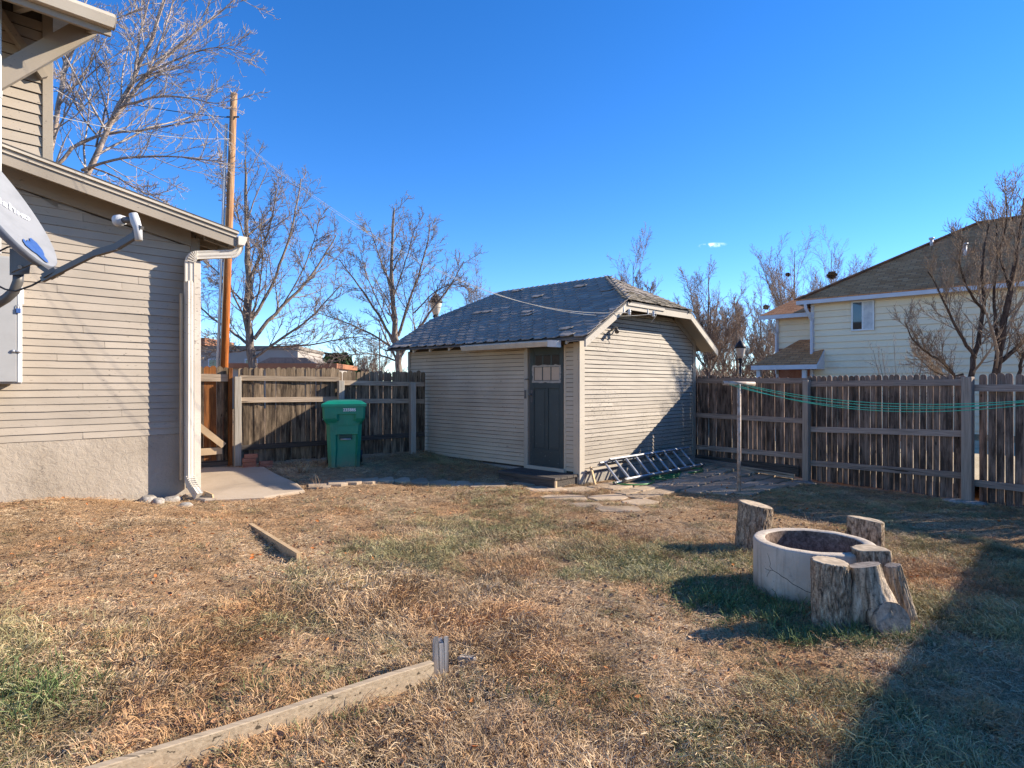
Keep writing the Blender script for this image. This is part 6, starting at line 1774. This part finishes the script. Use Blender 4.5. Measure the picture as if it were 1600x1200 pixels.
near = lambda a, b: (lambda y: a if y < 3.2 else a+(b-a)*min(1, (y-3.2)/4))
cnt = {}
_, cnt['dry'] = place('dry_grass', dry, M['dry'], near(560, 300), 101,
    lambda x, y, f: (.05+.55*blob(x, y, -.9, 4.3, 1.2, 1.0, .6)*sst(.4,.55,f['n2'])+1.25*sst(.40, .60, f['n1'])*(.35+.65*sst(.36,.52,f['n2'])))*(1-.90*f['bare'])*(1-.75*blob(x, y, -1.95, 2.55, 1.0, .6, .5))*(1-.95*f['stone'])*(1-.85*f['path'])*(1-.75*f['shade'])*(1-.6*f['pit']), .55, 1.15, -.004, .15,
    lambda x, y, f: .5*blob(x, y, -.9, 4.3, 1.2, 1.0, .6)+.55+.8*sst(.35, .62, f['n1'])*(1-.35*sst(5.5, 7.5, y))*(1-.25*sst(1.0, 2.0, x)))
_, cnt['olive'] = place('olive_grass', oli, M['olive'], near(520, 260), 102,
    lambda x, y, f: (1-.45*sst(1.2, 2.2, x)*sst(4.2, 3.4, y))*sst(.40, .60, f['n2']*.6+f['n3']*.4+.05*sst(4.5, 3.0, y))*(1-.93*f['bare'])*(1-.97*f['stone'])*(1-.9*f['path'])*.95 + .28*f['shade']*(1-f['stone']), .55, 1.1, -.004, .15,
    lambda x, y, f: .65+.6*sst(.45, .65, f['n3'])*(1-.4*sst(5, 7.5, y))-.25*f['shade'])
_, cnt['green'] = place('green_grass', grn, M['green'], near(420, 300), 103,
    lambda x, y, f: (1-.7*sst(1.2, 2.2, x)*sst(4.0, 3.4, y))*np.maximum(f['pit']*.85, np.maximum(.42*f['shade']*(1-f['stone'])*sst(.46, .62, f['n2']), .5*sst(.60, .70, f['n3']*.5+f['n2']*.5)*(1-f['bare'])*(1-f['stone']))) + .6*blob(x, y, -2.5, 3.05, .45, .30, .5) + .25*blob(x, y, .6, 2.7, 1.3, .6, .6)*sst(.45,.6,f['n2'])*1.6 + .35*blob(x, y, -1.0, 3.0, .4, .3, .6), .5, 1.05, -.004, .15,
    lambda x, y, f: 1.0 - .45*f['shade'] + .5*f['pit']*sst(5.1, 4.7, y) + .9*blob(x, y, -2.5, 3.05, .45, .30, .5))
_, cnt['straw'] = place('straw_litter', strw, M['straw'], near(420, 230), 104,
    lambda x, y, f: (.8-.3*f['shade'])*(1-.93*f['stone'])*(1-.8*f['path'])*(1-.35*blob(x, y, -2.6, 9.8, 2.6, 1.4, .3)), .6, 1.15, .002, .10)
_, cnt['leaf'] = place('leaf_litter', lvs, M['leaf'], near(260, 90), 105,
    lambda x, y, f: .22 + .95*blob(x, y, -1.9, 2.5, 1.2, .9, .5) + .3*sst(.5,.36,f['n1']) + .25*sst(.55,.7,f['n2'])*(1-f['stone']), .6, 1.3, .016, .5)
_, cnt['orange'] = place('orange_leaves', lvo, M['leaf_orange'], lambda y: 5, 106, lambda x, y, f: .55+0*x, .5, 1.0, .03, .6)
# a few tall pale stalks by the path, the green weed at the slab
p, g = cand(lambda y: 40, 107); x, y = p[:, 0], p[:, 1]
tall = [blade_mesh('tall_stalks', 16, .05, .14, .34, .0045, .35, s) for s in range(70, 73)]
sel = (blob(x, y, -2.72, 8.75, .22, .18, .4) > .3) | (blob(x, y, -3.2, 9.6, .4, .25, .4)*g.random(len(x)) > .55) | (blob(x, y, 3.6, 6.6, 1.0, .25, .4)*g.random(len(x)) > .75)
x, y = x[sel], y[sel]; scatter('tall_stalks', tall, M['dry'], np.stack([x, y, gza(x, y)], 1), g.uniform(0, 6.28, len(x)), g.uniform(.5, .9, len(x)), .1, 107)
print('scatter', cnt, 'shingles', len(big), len(hs))
